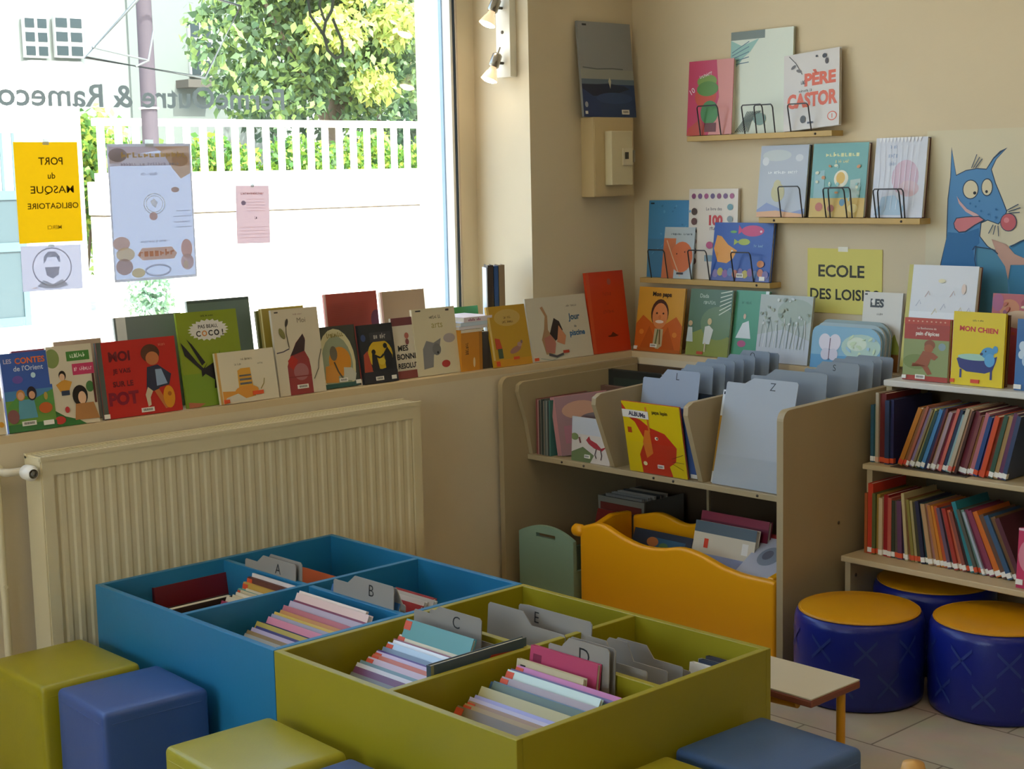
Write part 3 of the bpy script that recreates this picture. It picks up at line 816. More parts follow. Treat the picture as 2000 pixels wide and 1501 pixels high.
for zc, tilt in ((1.955, .55), (1.772, .35)):
    d = Vector((-.30-tilt*.3, .10, -1)).normalized()
    c = Vector((-.068, .195, zc+.02))
    MB().tube([(-.028, .195, zc+.02), c], .005, mat('5a564c', .35, 'plain', .5, .5), 8).build('arm', o)
    hd = MB().lathe([(0, -.034), (.011, -.034), (.017, -.028), (.018, .012), (.014, .016)], c, chrome, 20, d)
    hd.tube([c-d*.034, c-d*.05+Vector((.003, 0, .006))], .003, chrome, 6)
    h_ = hd.build('lamp_head', o)
    MB().lathe([(.011, .014), (.013, .026), (.019, .036), (.027, .056), (.0285, .062)], c, mat('E8C9A0', .3, 'glow', 1.0), 24, d).build('bulb_reflector', h_)
    MB().lathe([(.0275, .060), (.02, .066), (0, .068)], c, wb, 24, d).build('bulb_face', h_)
    la = bpy.data.lights.new('spot_light', 'SPOT'); la.energy = 3.0; la.spot_size = math.radians(75); la.spot_blend = .6; la.color = (1, .78, .5); la.shadow_soft_size = .02
    lo = bpy.data.objects.new('spot_light', la); COL.objects.link(lo); lo.parent = o
    lo.location = c+d*.085; lo.rotation_euler = d.to_track_quat('-Z', 'Y').to_euler()

c = on(1784, 1489, Z, .30)
o = thing('wooden_post', 'tan rounded wooden post tip just showing at the bottom edge near the stools', 'post', (c[0], c[1], 0))
MB().lathe([(0, 0), (.05, 0), (.05, .012), (.022, .03), (.018, .10), (.018, .26), (.024, .285), (.020, .300), (0, .304)], (0, 0, 0), mat('D8A45A', .45, 'wood', .4, 0, 14, .1), 20).build('turned_post', o)
# ---------------------------------------------------------------- picture books shown face out
G1 = 'picture books along the window sill'; G2 = 'picture books on the dado ledge'; G3 = 'picture books on the wall ledges'; G4 = 'picture books on top of the bookcase'
ORG = 'E0552A'; WHT = 'F2EEE4'
def bust(u, v, s, hair, skin, top, asp=1.0):
    'a simple drawn child: hair, face, body'
    return [('p', [(u-.13*s, v-.42*s*asp), (u-.07*s, v-.12*s*asp), (u+.07*s, v-.12*s*asp), (u+.13*s, v-.42*s*asp)], top),
            ('e', u, v, .105*s, .13*s*asp, hair), ('e', u+.005*s, v-.025*s*asp, .08*s, .10*s*asp, skin),
            ('e', u-.03*s, v-.02*s*asp, .01*s, .012*s*asp, '2a1c18'), ('e', u+.035*s, v-.02*s*asp, .01*s, .012*s*asp, '2a1c18')]
def ring(u, v, ru, rv, wd, c):
    return ('l', [(u+ru*math.cos(a), v+rv*math.sin(a)) for a in [2*math.pi*i/24 for i in range(25)]], wd, c)
def burst(u, v, ru, rv, c, n=22):
    return ('p', [(u+ru*(1 if i % 2 else .84)*math.cos(math.pi*i/n), v+rv*(1 if i % 2 else .84)*math.sin(math.pi*i/n)) for i in range(2*n)], c)
def dots(seed, n, cols, u0=.05, v0=.05, u1=.95, v1=.95, r=.03, asp=.8):
    R_ = random.Random(seed)
    return [('e', R_.uniform(u0, u1), R_.uniform(v0, v1), r*R_.uniform(.5, 1.3), r*asp*R_.uniform(.5, 1.3), R_.choice(cols), R_.uniform(0, 180)) for _ in range(n)]

# --- window sill, front row
stand('cream picture book with pink and green spots cut by the left picture edge', 'L', -75, 13, 842, .020, ZS, 690, 'E6D8B8',
      dots(1, 34, ['C2526A', '7A9A4A', 'E2A23C', 'B8403A', 'E8E4D8'], r=.05)+[('e', .93, .72, .09, .07, 'D8C832'), ('r', 0, .9, 1, 1, 'C8A860')], lean=9, group=G1)
stand('blue fairy tale picture book with a green meadow, barcode label at its foot', 'L', 18, 113, 835, .018, ZS, 692, '3F63B5',
      [('r', 0, 0, 1, .42, '6E9A44'), ('r', 0, .40, 1, .52, '4B87B8'), ('p', [(0, .3), (.3, .48), (.6, .40), (1, .5), (1, .3)], '5C9A4C'), ('r', 0, 0, 1, .10, '3E7A46'),
       ('t', 'LES', .14, .90, .055, 'C9C2DC', .02), ('t', 'CONTES', .60, .895, .075, 'E8733A', .03), ('t', "de l'Orient", .55, .80, .065, 'DCE6F2', .01),
       ('e', .63, .70, .05, .035, 'BFE0EE'), ('e', .3, .66, .11, .05, '6A55A8'), ('p', [(.22, .16), (.27, .40), (.58, .40), (.62, .16)], '5F9FB0'),
       ('e', .32, .46, .09, .07, 'C98A4A'), ('e', .32, .45, .065, .05, 'E6B088'), ('e', .55, .47, .10, .09, '2A2030'), ('e', .55, .45, .065, .05, 'D9A27E'), ('e', .80, .27, .14, .07, 'C8642F'), ('e', .12, .2, .12, .09, '8A5A58'), ('e', .83, .42, .04, .05, 'B89A4A')],
      lean=9, group=G1, bar=(.28, .07), tabs=[(.72, .05, .028, .012, WHT)])
stand('maroon topped picture book half hidden behind the blue fairy tale book', 'L', 38, 118, 800, .085, ZS, 686, '9A4C58', [('r', .1, .9, .95, .96, 'B86A70')], lean=8, group=G1)
stand('white picture book with drawn children, green and pink title tags', 'L', 108, 196, 825, .020, ZS, 678, 'DCD0B6',
      [('p', [(0, 0), (0, .22), (.25, .12), (.55, .06), (.7, 0)], '3A7A3C'), ('e', .1, .85, .16, .12, '8A9A5A'), ('r', .42, .80, .93, .92, '4C8A3C'), ('s', 'graines', .67, .86, .06, 'E6F0D8'), ('r', .52, .62, 1.0, .76, 'CC3C68'), ('s', 'de lecture', .76, .69, .05, 'F4C8D4'),
       ('p', [(.12, .52), (.3, .58), (.48, .54), (.40, .44), (.2, .43)], 'D89A3C'), ('e', .28, .63, .08, .06, '241C1A'), ('e', .27, .61, .06, .045, 'EAC09A'), ('r', .22, .38, .40, .44, '2E3E58'),
       ('e', .62, .36, .17, .13, '1E1818'), ('e', .66, .33, .09, .08, 'E8BC98'), ('p', [(.45, .06), (.5, .26), (.9, .26), (1, .05)], 'B8804C'), ('e', .86, .46, .09, .07, '4A7A40'), ('r', .93, .25, .98, .62, '5A2A28'), ('e', .12, .08, .12, .05, 'C84038'), ('e', .3, .2, .05, .04, 'C83C40')], lean=8, group=G1)
stand('beige topped picture book behind the white one with drawn children', 'L', 122, 215, 800, .085, ZS, 668, 'BFA58C', [], lean=8, group=G1)
o = stand('large red picture book with a child on a yellow potty, grey spine', 'L', 204, 358, 808, .028, ZS, 670, 'C3241F',
      [('r', 0, 0, .06, 1, '565E58'), ('t', 'MOI', .27, .80, .125, '6E1A26', .04), ('t', 'JE VAIS', .28, .60, .06, '6E1A26', .03), ('t', 'SUR LE', .28, .44, .07, '6E1A26', .03), ('t', 'POT', .27, .25, .16, '8A1830', .05),
       ('p', [(.56, .30), (.60, .62), (.74, .64), (.90, .50), (.86, .36), (.74, .34), (.70, .30)], '2A3048'), ('p', [(.70, .36), (.70, .58), (.78, .58), (.84, .38)], '8FA6C4'),
       ('e', .66, .80, .12, .12, '5A3424'), ('e', .68, .73, .085, .09, 'C87848'), ('p', [(.66, .30), (.72, .32), (.84, .06), (.78, .05)], 'C8743C'), ('e', .84, .20, .075, .15, 'E0941E'), ('e', .85, .24, .025, .03, 'B8641A'),
       ('p', [(.54, .26), (.58, .36), (.64, .30), (.60, .22), (.60, .12), (.56, .10)], 'CFC0A2'), ('s', 'albums', .82, .90, .035, 'D8765A', 0)], lean=8, t=.012, group=G1, spine='565E58', bar=(.47, .035), tabs=[(0, .01, .016, .012, WHT)])
stand('grey backed picture book with a white stripe behind the red potty book', 'L', 241, 372, 780, .110, ZS, 621, '7C8886', [('r', .03, 0, .17, 1, 'E6E8E4'), ('r', .9, 0, 1, 1, '5A6A62')], lean=7, t=.009, group=G1)
stand('tall green picture book with a black crow and a white title burst', 'L', 366, 484, 790, .034, ZS, 612, '8C9C26',
      [('r', 0, 0, 1, .35, '7C9A2C'), burst(.50, .80, .34, .115, 'E8E4DC'), ('t', 'PAS BEAU,', .50, .835, .038, '3A3834', .02), ('t', 'C', .33, .765, .058, '3A3834', .03), ('t', 'O', .43, .765, .058, 'D98A3A', .03), ('t', 'C', .53, .765, .058, '2A2A2A', .03), ('t', 'O', .63, .765, .058, '2A2A2A', .04), ('t', '!', .73, .765, .058, '2A2A2A', .04), ('s', 'texte et images', .5, .95, .02, '4A5418', 0),
       ('p', [(.02, .69), (.10, .62), (.26, .46), (.34, .40), (.42, .46), (.36, .40), (.60, .48), (.64, .58), (.60, .34), (.56, .26), (.52, .18), (.48, .18), (.50, .27), (.36, .34), (.30, .31), (.30, .38), (.06, .55)], '1E1C22'), ('p', [(.12, .72), (.20, .66), (.38, .46), (.32, .43)], '1E1C22'), ('p', [(.03, 0), (.03, .06), (.3, .03), (.2, 0)], 'B86A4A')], lean=9, t=.008, group=G1)
stand('slate grey picture book standing behind the green crow book', 'L', 385, 506, 760, .105, ZS, 588, '6E837E', [('r', .55, 0, 1, .35, '7A84AC'), ('r', 0, .97, 1, 1, '4E605C')], lean=7, group=G1)
stand('small cream landscape book with an orange striped cat in front of the crow book', 'L', 432, 546, 776, .014, ZS, 690, 'E2D6BA',
      [('r', 0, 0, .04, 1, 'D8A85C'), ('p', [(.05, 0), (.05, .25), (.35, .22), (.6, .30), (.6, .1), (.3, .05)], 'E09A3C'), ('p', [(.33, .18), (.34, .62), (.40, .66), (.56, .66), (.58, .18)], 'DFA43A'), ('r', .36, .34, .56, .38, '6A6A6C'), ('r', .36, .42, .56, .46, '6A6A6C'), ('r', .36, .50, .56, .53, '6A6A6C'), ('e', .46, .22, .2, .10, 'E0983A'), ('l', [(.70, .22), (.76, .32), (.78, .42)], .015, '9A8A48'), ('s', 'une histoire', .52, .83, .045, '9A8C70', 0), ('s', 'de chat', .36, .74, .045, 'A6987C', 0), ('s', 'ronron', .74, .72, .04, 'A6987C', 0), ('p', [(.06, .02), (.1, .12), (.3, .18), (.45, .05)], 'DCD4C0')], lean=10, t=.010, group=G1, tabs=[(.55, .12, .036, .011, ORG), (.05, .02, .018, .010, ORG)])
stand('olive edged picture book at the left behind the tall cream bird book', 'L', 519, 600, 770, .085, ZS, 607, '7E7F45', [('r', .8, 0, 1, 1, '6E6E3C')], lean=8, group=G1)
stand('mustard picture book squeezed between olive book and cream bird book', 'L', 528, 612, 770, .062, ZS, 603, 'A8923A', [('r', 0, 0, .03, 1, 'E8E2A8'), ('r', .05, 0, .3, .3, '2A2830'), ('r', .05, .3, .3, .42, '3C3A48')], lean=8, group=G1)
stand('tall cream picture book with a red cloaked bird and leafy twigs', 'L', 548, 638, 763, .020, ZS, 606, 'DACEB4',
      [('p', [(.22, 0), (.22, .34), (.28, .42), (.45, .60), (.62, .70), (.66, .64), (.62, .50), (.70, .40), (.72, .30), (.72, 0)], '9A3838'), ('p', [(.30, .45), (.46, .60), (.62, .70), (.66, .62), (.62, .50), (.44, .47)], '3A2428'), ('p', [(.24, .40), (.34, .46), (.46, .40), (.36, .28), (.26, .33)], 'B82A22'), ('e', .5, .26, .16, .10, 'A8686A'), ('r', .22, .20, .72, .215, '8A2E30'),
       ('l', [(.30, .55), (.27, .72), (.29, .84)], .02, '6A6248'), ('e', .18, .72, .05, .07, '8A8448', 25), ('e', .30, .84, .03, .05, '4A4238', -20), ('l', [(.02, .50), (.16, .51), (.3, .54)], .02, '4E4850'), ('l', [(.76, .16), (.88, .28), (.90, .36), (.98, .50)], .018, '6A6652'), ('t', 'Moi', .62, .86, .06, '7C7058', 0), ('s', 'petit oiseau', .55, .93, .022, 'B89A88', 0), ('r', .06, .96, .14, .975, '3A3630')], lean=8, t=.010, group=G1, bar=(.38, .065))
stand('dull red picture book standing tallest at the back behind the cream bird book', 'L', 648, 751, 740, .150, ZS, 575, 'B04A40', [('r', 0, 0, .035, 1, 'F0C8C4'), ('e', .95, .66, .10, .12, '6E3A58'), ('r', .8, 0, 1, .3, '7A3A44')]+[('r', .04, .3+.02*i, .8, .305+.02*i, 'A8443C') for i in range(30)], lean=6, t=.008, group=G1)
stand('small picture book with a yellow arched title and orange dragon', 'L', 634, 706, 748, .040, ZS, 640, '3E4038',
      [('e', .42, .40, .50, .56, 'D8CFA0'), ('e', .42, .36, .42, .48, '98A082'), ('e', .50, .42, .30, .24, 'D98F22'), ('e', .35, .56, .10, .12, '6E6450'), ('p', [(.05, .1), (.1, .36), (.3, .38), (.42, .22), (.4, .08)], 'D8943A'), ('p', [(.55, .12), (.58, .32), (.80, .30), (.9, .2), (.85, .08)], 'C9C6B4'), ('l', [(.34, .42), (.42, .26), (.56, .1)], .04, '5A4A34'), ('s', 'crocodile', .45, .85, .075, '8A7A30', .01, 2), ('r', 0, 0, .95, .07, '2E5A52')], lean=9, t=.014, group=G1, bar=(.42, .085, .030, .012), tabs=[(.86, .03, .018, .012, WHT)])
stand('black picture book with silhouettes dancing on a yellow stage', 'L', 712, 779, 742, .030, ZS, 636, '1E2026',
      [('e', .56, .48, .36, .25, 'D9B21C'), ('p', [(.04, .1), (.08, .5), (.2, .56), (.3, .2)], 'B0442A'), ('e', .12, .78, .07, .06, '3A4A78'), ('p', [(.28, .22), (.32, .50), (.44, .48), (.50, .22)], '17161A'), ('e', .37, .53, .06, .045, '17161A'), ('p', [(.68, .22), (.66, .5), (.78, .60), (.9, .45), (.88, .22)], '17161A'), ('e', .72, .62, .06, .045, '17161A'), ('l', [(.42, .46), (.55, .42), (.66, .48)], .05, '17161A'), ('r', .30, .70, .92, .86, '36343A'), ('s', 'le bal', .60, .78, .09, 'B4AEA6', .01), ('r', 0, 0, 1, .2, '26242A'), ('e', .58, .36, .1, .06, 'E6C83A')], lean=9, t=.010, group=G1, bar=(.34, .045, .030, .012), tabs=[(.80, .04, .018, .012, WHT)])
stand('cream book with maroon bands and the resolutions title in black capitals', 'L', 776, 846, 730, .045, ZS, 622, 'E0D6C0',
      [('r', 0, .87, 1, 1, '7A3A40'), ('r', 0, 0, 1, .13, '8A4038'), ('r', .96, 0, 1, 1, '7A3A40'), ('t', 'MES', .25, .50, .09, '1E1C1C', .03), ('t', 'BONNES', .38, .36, .09, '1E1C1C', .03), ('t', 'RESOLUTIONS', .50, .21, .085, '1E1C1C', .03, 0, .86), ('e', .38, .70, .06, .05, 'B86A5A'), ('e', .38, .60, .05, .05, '8A4A44'), ('e', .70, .78, .05, .06, '1C1A1C'), ('e', .70, .69, .06, .05, '2A2A2A'), ('e', .64, .52, .07, .06, '262428'), ('e', .80, .50, .07, .08, '262428')], lean=8, t=.010, group=G1)
stand('pinkish beige picture book standing at the back near the window frame', 'L', 757, 842, 720, .160, ZS, 570, 'BCA48A', [('r', 0, 0, .04, 1, 'F2D0D0'), ('p', [(.5, .2), (.8, .7), (1, .6), (1, 0)], 'C08A70'), ('r', 0, 0, .5, .2, '9A7A60')], lean=6, group=G1)
stand('pale cream picture book with a grey elephant and a small red apple', 'L', 818, 901, 718, .040, ZS, 605, 'DDD2B0',
      [('t', 'arts', .55, .74, .105, 'A89A50', 0), ('s', "drôles d'", .52, .86, .05, '6A6450', .02), ('p', [(.14, .1), (.16, .40), (.26, .52), (.42, .48), (.60, .54), (.56, .42), (.50, .34), (.40, .30), (.36, .12)], '8A8888'), ('e', .48, .38, .10, .09, '7A7878'), ('e', .80, .53, .14, .07, 'B0A6A4'), ('e', .66, .15, .10, .055, 'B8342C'), ('e', .50, .33, .02, .02, '202020'), ('r', .08, .96, .2, .98, '303030'), ('r', .78, .94, .86, .97, '4A3A30')], lean=8, group=G1)
# stack of boxes and books right of the elephant book
M, w, h = place('L', 902, 943, 720, .035, ZS, 645, 0, 0, .05)
book('thick orange book standing right of the elephant book', M, w, h, .05, 'D8912A', [('r', .85, 0, 1, 1, 'B87A26'), ('s', 'contes', .28, .55, .10, '8A5A20', 0, 90), ('e', .6, .2, .05, .12, 'F0D8A8'), ('r', 0, .93, 1, 1, 'F0E6D0')], group=G1)
zt = M.translation.z+h
M2, w2, h2 = place('L', 944, 966, 722, .040, ZS, 648, 0, 0, .05)
book('dark grey book standing beside the thick orange book', M2, w2, h2, .05, '4E4A48', [('r', .6, 0, .8, 1, '6A6460')], group=G1)
xa, xb = M.translation.x, M2.translation.x+w2
for i, (c, tt, lbl, ins) in enumerate((('E6E4EC', .010, 'flat white book lying directly on the thick orange book', 0), ('CFE0EE', .012, 'pale blue book lying in the middle of the small flat stack', .008), ('F0E6EC', .016, 'white book with pink lettering on top of the small flat stack', .022))):
    mm = frame((xa+ins, .042, zt), (1, 0, 0), (0, 0, 1), (0, -1, 0))  # lying flat: spine towards the room
    mm = frame((xa+ins, .044, zt), (0, 1, 0), (0, 0, 1), (1, 0, 0))
    o = thing('picture_book', lbl, 'book', mm, G1)
    wdx = xb-xa-ins-.002
    mb = MB().box(0, .14, 0, .0015, 0, wdx, mat(c, .35)).box(0, .14, tt-.0015, tt, 0, wdx, mat(c, .35)).box(0, .0015, .0015, tt-.0015, 0, wdx, mat(c, .35))
    if i == 2:
        for j in range(9):
            if j != 5: mb.add([(-.0003, tt*.22, .02+j*.006), (-.0003, tt*(.55+.2*(j % 2)), .02+j*.006), (-.0003, tt*(.55+.2*(j % 2)), .0235+j*.006), (-.0003, tt*.22, .0235+j*.006)], [(0, 1, 2, 3)], mat('A0487A', .5))
    mb.build('cover', o); MB().box(.0015, .138, .0015, tt-.0015, .002, wdx-.002, mat(PAGE, .8)).build('page_block', o)
    zt += tt+.0004
stand('green picture book leaning behind the flat stack at the window corner', 'L', 880, 944, 700, .200, ZS, 602, '3F8A3C', [], lean=7, group=G1)
# upright books by the pillar, spines towards the room
RB = Matrix.Rotation(math.radians(-32), 4, 'Z'); P0 = Vector(on(950, 560, Y, .16)); P0.z = ZS
off = 0.0
for c, tt, ptop, lbl, sp in (('D6DFEA', .004, 522, 'thin white board leaning at the far left of the upright books by the pillar', 'F4F4F2'), ('3A302A', .019, 517, 'dark brown spined book, second of the upright books by the pillar', '3A302A'), ('2A4A78', .015, 519, 'blue spined book in the middle of the upright books by the pillar', '2F4F80'), ('8A7558', .020, 517, 'tan spined book at the right end of the upright books by the pillar', '8A7558')):
    hh = on(975, ptop, Y, .14)[2]-ZS
    o = thing('picture_book', lbl, 'book', Matrix.Translation(P0) @ RB @ Matrix.Translation((off, 0, 0)), G1)
    dd = .075
    MB().box(0, .0015, 0, dd, 0, hh, mat(c, .4)).box(tt-.0015, tt, 0, dd, 0, hh, mat(c, .4)).box(.0015, tt-.0015, 0, .0015, 0, hh, mat(sp, .4)).build('cover', o)
    MB().box(.0015, tt-.0015, .0015, dd-.003, .003, hh-.003, mat(PAGE, .8)).build('page_block', o)
    off += tt+.002

# --- dado ledge under the pillar wall
stand('yellow picture book with two mice at the left end of the pillar ledge', 'L', 967, 1041, 722, .012, ZS, 600, 'C79B26',
      [('r', 0, 0, .05, 1, 'E2C67A'), ('r', 0, 0, 1, .12, 'D89A22'), ('e', .5, .80, .34, .14, 'CFAE5A'), ('s', 'Une nuit', .50, .80, .04, '7A5A1A', .01), ('s', 'Cinq Souris', .50, .73, .045, '7A5A1A', .02), ('p', [(.10, .30), (.10, .48), (.22, .46), (.26, .30), (.18, .28)], 'C84A2A'), ('r', .14, .14, .26, .30, '4A5A40'), ('e', .60, .26, .16, .05, 'A87868', 18), ('e', .72, .34, .06, .04, 'B89088'), ('e', .78, .38, .03, .03, '8A6A64')], lean=11, t=.009, group=G2, tabs=[(.06, .02, .014, .016, ORG), (.52, .10, .024, .009, ORG)])
stand('white landscape picture book with a girl in a pink dress on the pillar ledge', 'L', 1043, 1160, 708, .014, ZS, 584, 'D8D0BC',
      [('t', 'Jour', .76, .64, .10, '2F5F86', .03), ('t', 'de', .76, .50, .04, '5A6A70', .02), ('t', 'piscine', .78, .38, .09, '2F6A9A', .03), ('s', 'texte illustré', .74, .83, .035, '9A9080', 0),
       ('p', [(.22, .10), (.18, .34), (.24, .50), (.28, .70), (.22, .84), (.26, .86), (.32, .70), (.30, .48), (.40, .30), (.36, .10)], 'B89068'), ('p', [(.22, .14), (.22, .36), (.34, .40), (.40, .26), (.36, .10)], 'C07A6A'), ('p', [(.32, .42), (.42, .66), (.50, .60), (.54, .46), (.46, .34), (.40, .30)], '3A2A28'), ('p', [(.42, .28), (.48, .54), (.58, .36), (.54, .22)], 'D8926A'), ('l', [(.26, .10), (.38, .05), (.5, .08)], .03, '5A5258'), ('l', [(.12, .05), (.3, .0), (.5, .06)], .01, 'A8B0A4')], lean=11, t=.008, group=G2, tabs=[(.02, .02, .018, .010, ORG), (.50, .09, .026, .010, 'B8402A')])
stand('plain bright orange picture book standing in the corner of the pillar ledge', 'L', 1160, 1233, 694, .018, ZS, 533, 'D2401A',
      [('r', 0, 0, .09, 1, 'D8542C'), ('e', .60, .87, .05, .04, 'B05A4A'), ('s', 'Contes', .52, .72, .05, 'B8381A', .01), ('s', 'de', .52, .60, .04, 'B8381A', 0), ('s', 'toujours', .52, .50, .05, 'B8381A', .01), ('e', .56, .20, .14, .012, '6A2A1A'), ('p', [(.48, .20), (.56, .25), (.66, .21)], '6A2A1A')], lean=8, t=.010, group=G2)
# --- dado ledge on the back wall
LBX = .014
stand('orange picture book with a smiling man in a patterned dressing gown', 'B', 1238, 1327, 702, LBX, ZS, 559, 'D9A038',
      [('p', [(0, 0), (0, .42), (.14, .56), (.36, .44), (.64, .44), (.86, .56), (1, .42), (1, 0)], 'CC6420'), ('p', [(.12, .05), (.3, .40), (.5, .10), (.7, .40), (.88, .05)], 'B85618'), ('p', [(.40, .10), (.42, .36), (.60, .36), (.60, .10), (.5, .03)], 'B8AC84'), ('l', [(.46, .12), (.49, .35)], .03, '5A6A3A'), ('l', [(.55, .12), (.53, .35)], .03, '7A5A30'), ('e', .50, .60, .19, .22, '4A2A1C'), ('e', .51, .56, .165, .20, 'DB8A50'), ('e', .44, .60, .02, .015, '3A2018'), ('e', .58, .60, .02, .015, '3A2018'), ('e', .51, .47, .09, .025, 'F2DCC8'), ('e', .51, .54, .03, .035, 'C8743C'), ('t', 'Mon papa', .52, .885, .07, '2A2420', .03), ('e', .14, .30, .05, .04, 'E08A34'), ('e', .86, .28, .05, .04, 'E08A34'), ('r', 0, 0, 1, .05, 'B85E20')], lean=9, t=.009, group=G2, bar=(.36, .07, .030, .012), tabs=[(0, .02, .016, .012, WHT)])
stand('green woodland picture book with two children in white clothes', 'B', 1338, 1420, 706, LBX+.004, ZS, 563, '58765A',
      [('p', [(0, 0), (0, .3), (.4, .42), (1, .3), (1, 0)], '8A9444'), ('e', .7, .5, .4, .25, '6F8A62'), ('t', 'Dada', .34, .90, .06, 'C2D2BC', .01), ('s', 'Profonda', .48, .80, .06, 'B8CAB4', .01)]+[('l', [(.98, .99-.05*i), (.72, .95-.065*i)], .018, 'D8E0C8') for i in range(6)]+
      [('p', [(.40, .18), (.42, .44), (.52, .46), (.62, .40), (.56, .18)], 'D8DCD2'), ('e', .52, .52, .05, .05, 'D8C088'), ('p', [(.0, .20), (.02, .42), (.12, .42), (.16, .20)], 'C2CCC6'), ('e', .07, .48, .05, .04, 'C8A87C'), ('r', .44, .06, .47, .2, 'D8C8A8')], lean=9, t=.012, group=G2, tabs=[(.28, .02, .026, .010, 'B8482C')])
stand('mint green picture book with a white dancer behind the index cards', 'B', 1426, 1490, 706, LBX+.02, ZS, 566, '4F9A78',
      [('p', [(.1, .30), (.28, .52), (.46, .56), (.56, .30)], 'DCE4E4'), ('e', .30, .22, .13, .05, 'B85A82'), ('s', 'La danse', .36, .82, .045, '3A7A60', .01), ('r', .90, 0, 1, 1, 'DCE8E4'), ('e', .33, .62, .04, .04, 'D8B898')], lean=9, group=G2)
stand('pale grey picture book covered in fine pencil drawing beside the mint book', 'B', 1474, 1576, 712, LBX, ZS, 574, 'B4BCB4',
      [('e', .7, .75, .35, .2, 'A4B0A0'), ('p', [(0, 0), (0, .4), (.5, .5), (1, .35), (1, 0)], 'C2C6CA')]+[('l', [(.06+.065*i, .22), (.08+.065*i+.02*math.sin(i*2.3), .45), (.07+.065*i+.03*math.cos(i*3.1), .62+.06*math.sin(i))], .014, ['8A968C', 'D8DCD8', '7A8A84'][i % 3]) for i in range(14)]+dots(7, 26, ['93A08E', 'D4D8D2', 'A8B09A'], .05, .55, .95, .95, .03), lean=9, t=.010, group=G2)
for i, (dx, px0, px1, tp, lbl, c, sh) in enumerate(((0, 1581, 1716, 634, 'pale blue board book with rounded corners and white butterfly wings', '86B4CC', 1), (.018, 1590, 1724, 628, 'rounded grey board book directly behind the butterfly wing book', '9FB2B8', 0), (.036, 1598, 1732, 622, 'hindmost rounded board book of the butterfly wing row', '8A9C9C', 0))):
    shp = [('r', 0, 0, 1, .32, '5E9AC2'), ('e', .72, .55, .28, .3, 'B8D2C2'), ('e', .66, .62, .14, .16, 'DCE8D0'), ('e', .20, .62, .09, .20, 'E4DCE4', 14), ('e', .34, .62, .09, .20, 'E4DCE4', -14), ('e', .22, .34, .07, .14, 'D6D0DC', -10), ('e', .33, .34, .07, .14, 'D6D0DC', 10), ('l', [(.27, .20), (.275, .72)], .012, '6A4A5A')]+dots(9, 14, ['CFE0B8', 'A8CCDC'], .5, .15, .95, .8, .04) if sh else [('r', 0, .8, .8, .86, 'C8D8DC')]
    M, w, h = place('B', px0, px1, 700, -.030+dx, ZS+.004, tp, 8, 0, .012)
    book(lbl, M, w, h, .014, c, shp, rnd=.2, group=G2, name='board_book')
stand('white picture book with cow lettering and spiky green grass', 'B', 1676, 1752, 712, .045, ZS, 569, 'DCD8CE',
      [('p', [(0, 0), (0, .30), (.12, .46), (.2, .34), (.34, .5), (.46, .36), (.6, .5), (.74, .36), (.86, .48), (1, .32), (1, 0)], '97A044'), ('r', .45, 0, 1, .22, '8A5A2C'), ('t', 'LES', .36, .86, .10, '2A2826', .05), ('s', 'vaches', .45, .72, .03, '8A8478', 0), ('e', .25, .88, .04, .02, 'F0ECE4'), ('r', .03, .96, .1, .98, '303030')], lean=7, t=.009, group=G2)
stand('large white picture book with a yellow spine edge and faint sketches', 'B', 1757, 1892, 712, .0, .806, 516, 'E2E4E8',
      [('r', 0, 0, .06, 1, 'C8BC50'), ('r', .06, .0, 1, .55, 'ECEEF2'), ('e', .18, .40, .06, .04, 'D88A8A'), ('e', .2, .36, .07, .03, 'D8A0A0')]+[('l', [(.15+.12*i, .60+.1*math.sin(i*2)), (.2+.12*i, .66+.1*math.sin(i*2)), (.22+.12*i, .62+.1*math.sin(i*2))], .008, ['A8B0C0', 'C8A8A0', 'D8C890'][i % 3]) for i in range(7)]+[('l', [(.3+.1*i, .30+.06*math.cos(i)), (.34+.1*i, .34+.06*math.cos(i))], .008, 'B0A8C0') for i in range(6)]+[('e', .82, .78, .03, .05, 'E4CFC0'), ('e', .5, .85, .05, .02, 'E8E0B8')], lean=9, t=.022, group=G2, back='6A3A30')
# --- top of the bookcase
ZT = .8005
stand('small red book with a running gingerbread man on the bookcase top', 'B', 1762, 1850, 731, -.185, ZT, 619, 'A8382A',
      [('r', 0, .08, 1, .66, '8E9A62'), ('e', .3, .3, .3, .12, '7A8A4A'), ('e', .85, .56, .08, .06, '8AA0A8'), ('e', .58, .58, .12, .08, '8A4A26'), ('e', .56, .52, .10, .07, 'A2582E'), ('p', [(.44, .48), (.66, .46), (.78, .40), (.70, .34), (.62, .36), (.56, .24), (.66, .12), (.56, .10), (.44, .22), (.22, .28), (.2, .22), (.34, .34)], '9A5230'), ('t', 'pain d\'épices', .52, .75, .06, 'F2E4D8', .03), ('t', 'Le Bonhomme de', .5, .84, .035, 'E8CFC2', .01), ('r', 0, .90, 1, 1, 'B8402C')]+[('e', .1+.1*i, .95, .02, .012, 'E0A88A') for i in range(9)], lean=4, t=.016, group=G4, bar=(.30, .03, .032, .012), tabs=[(0, .02, .014, .010, WHT)])
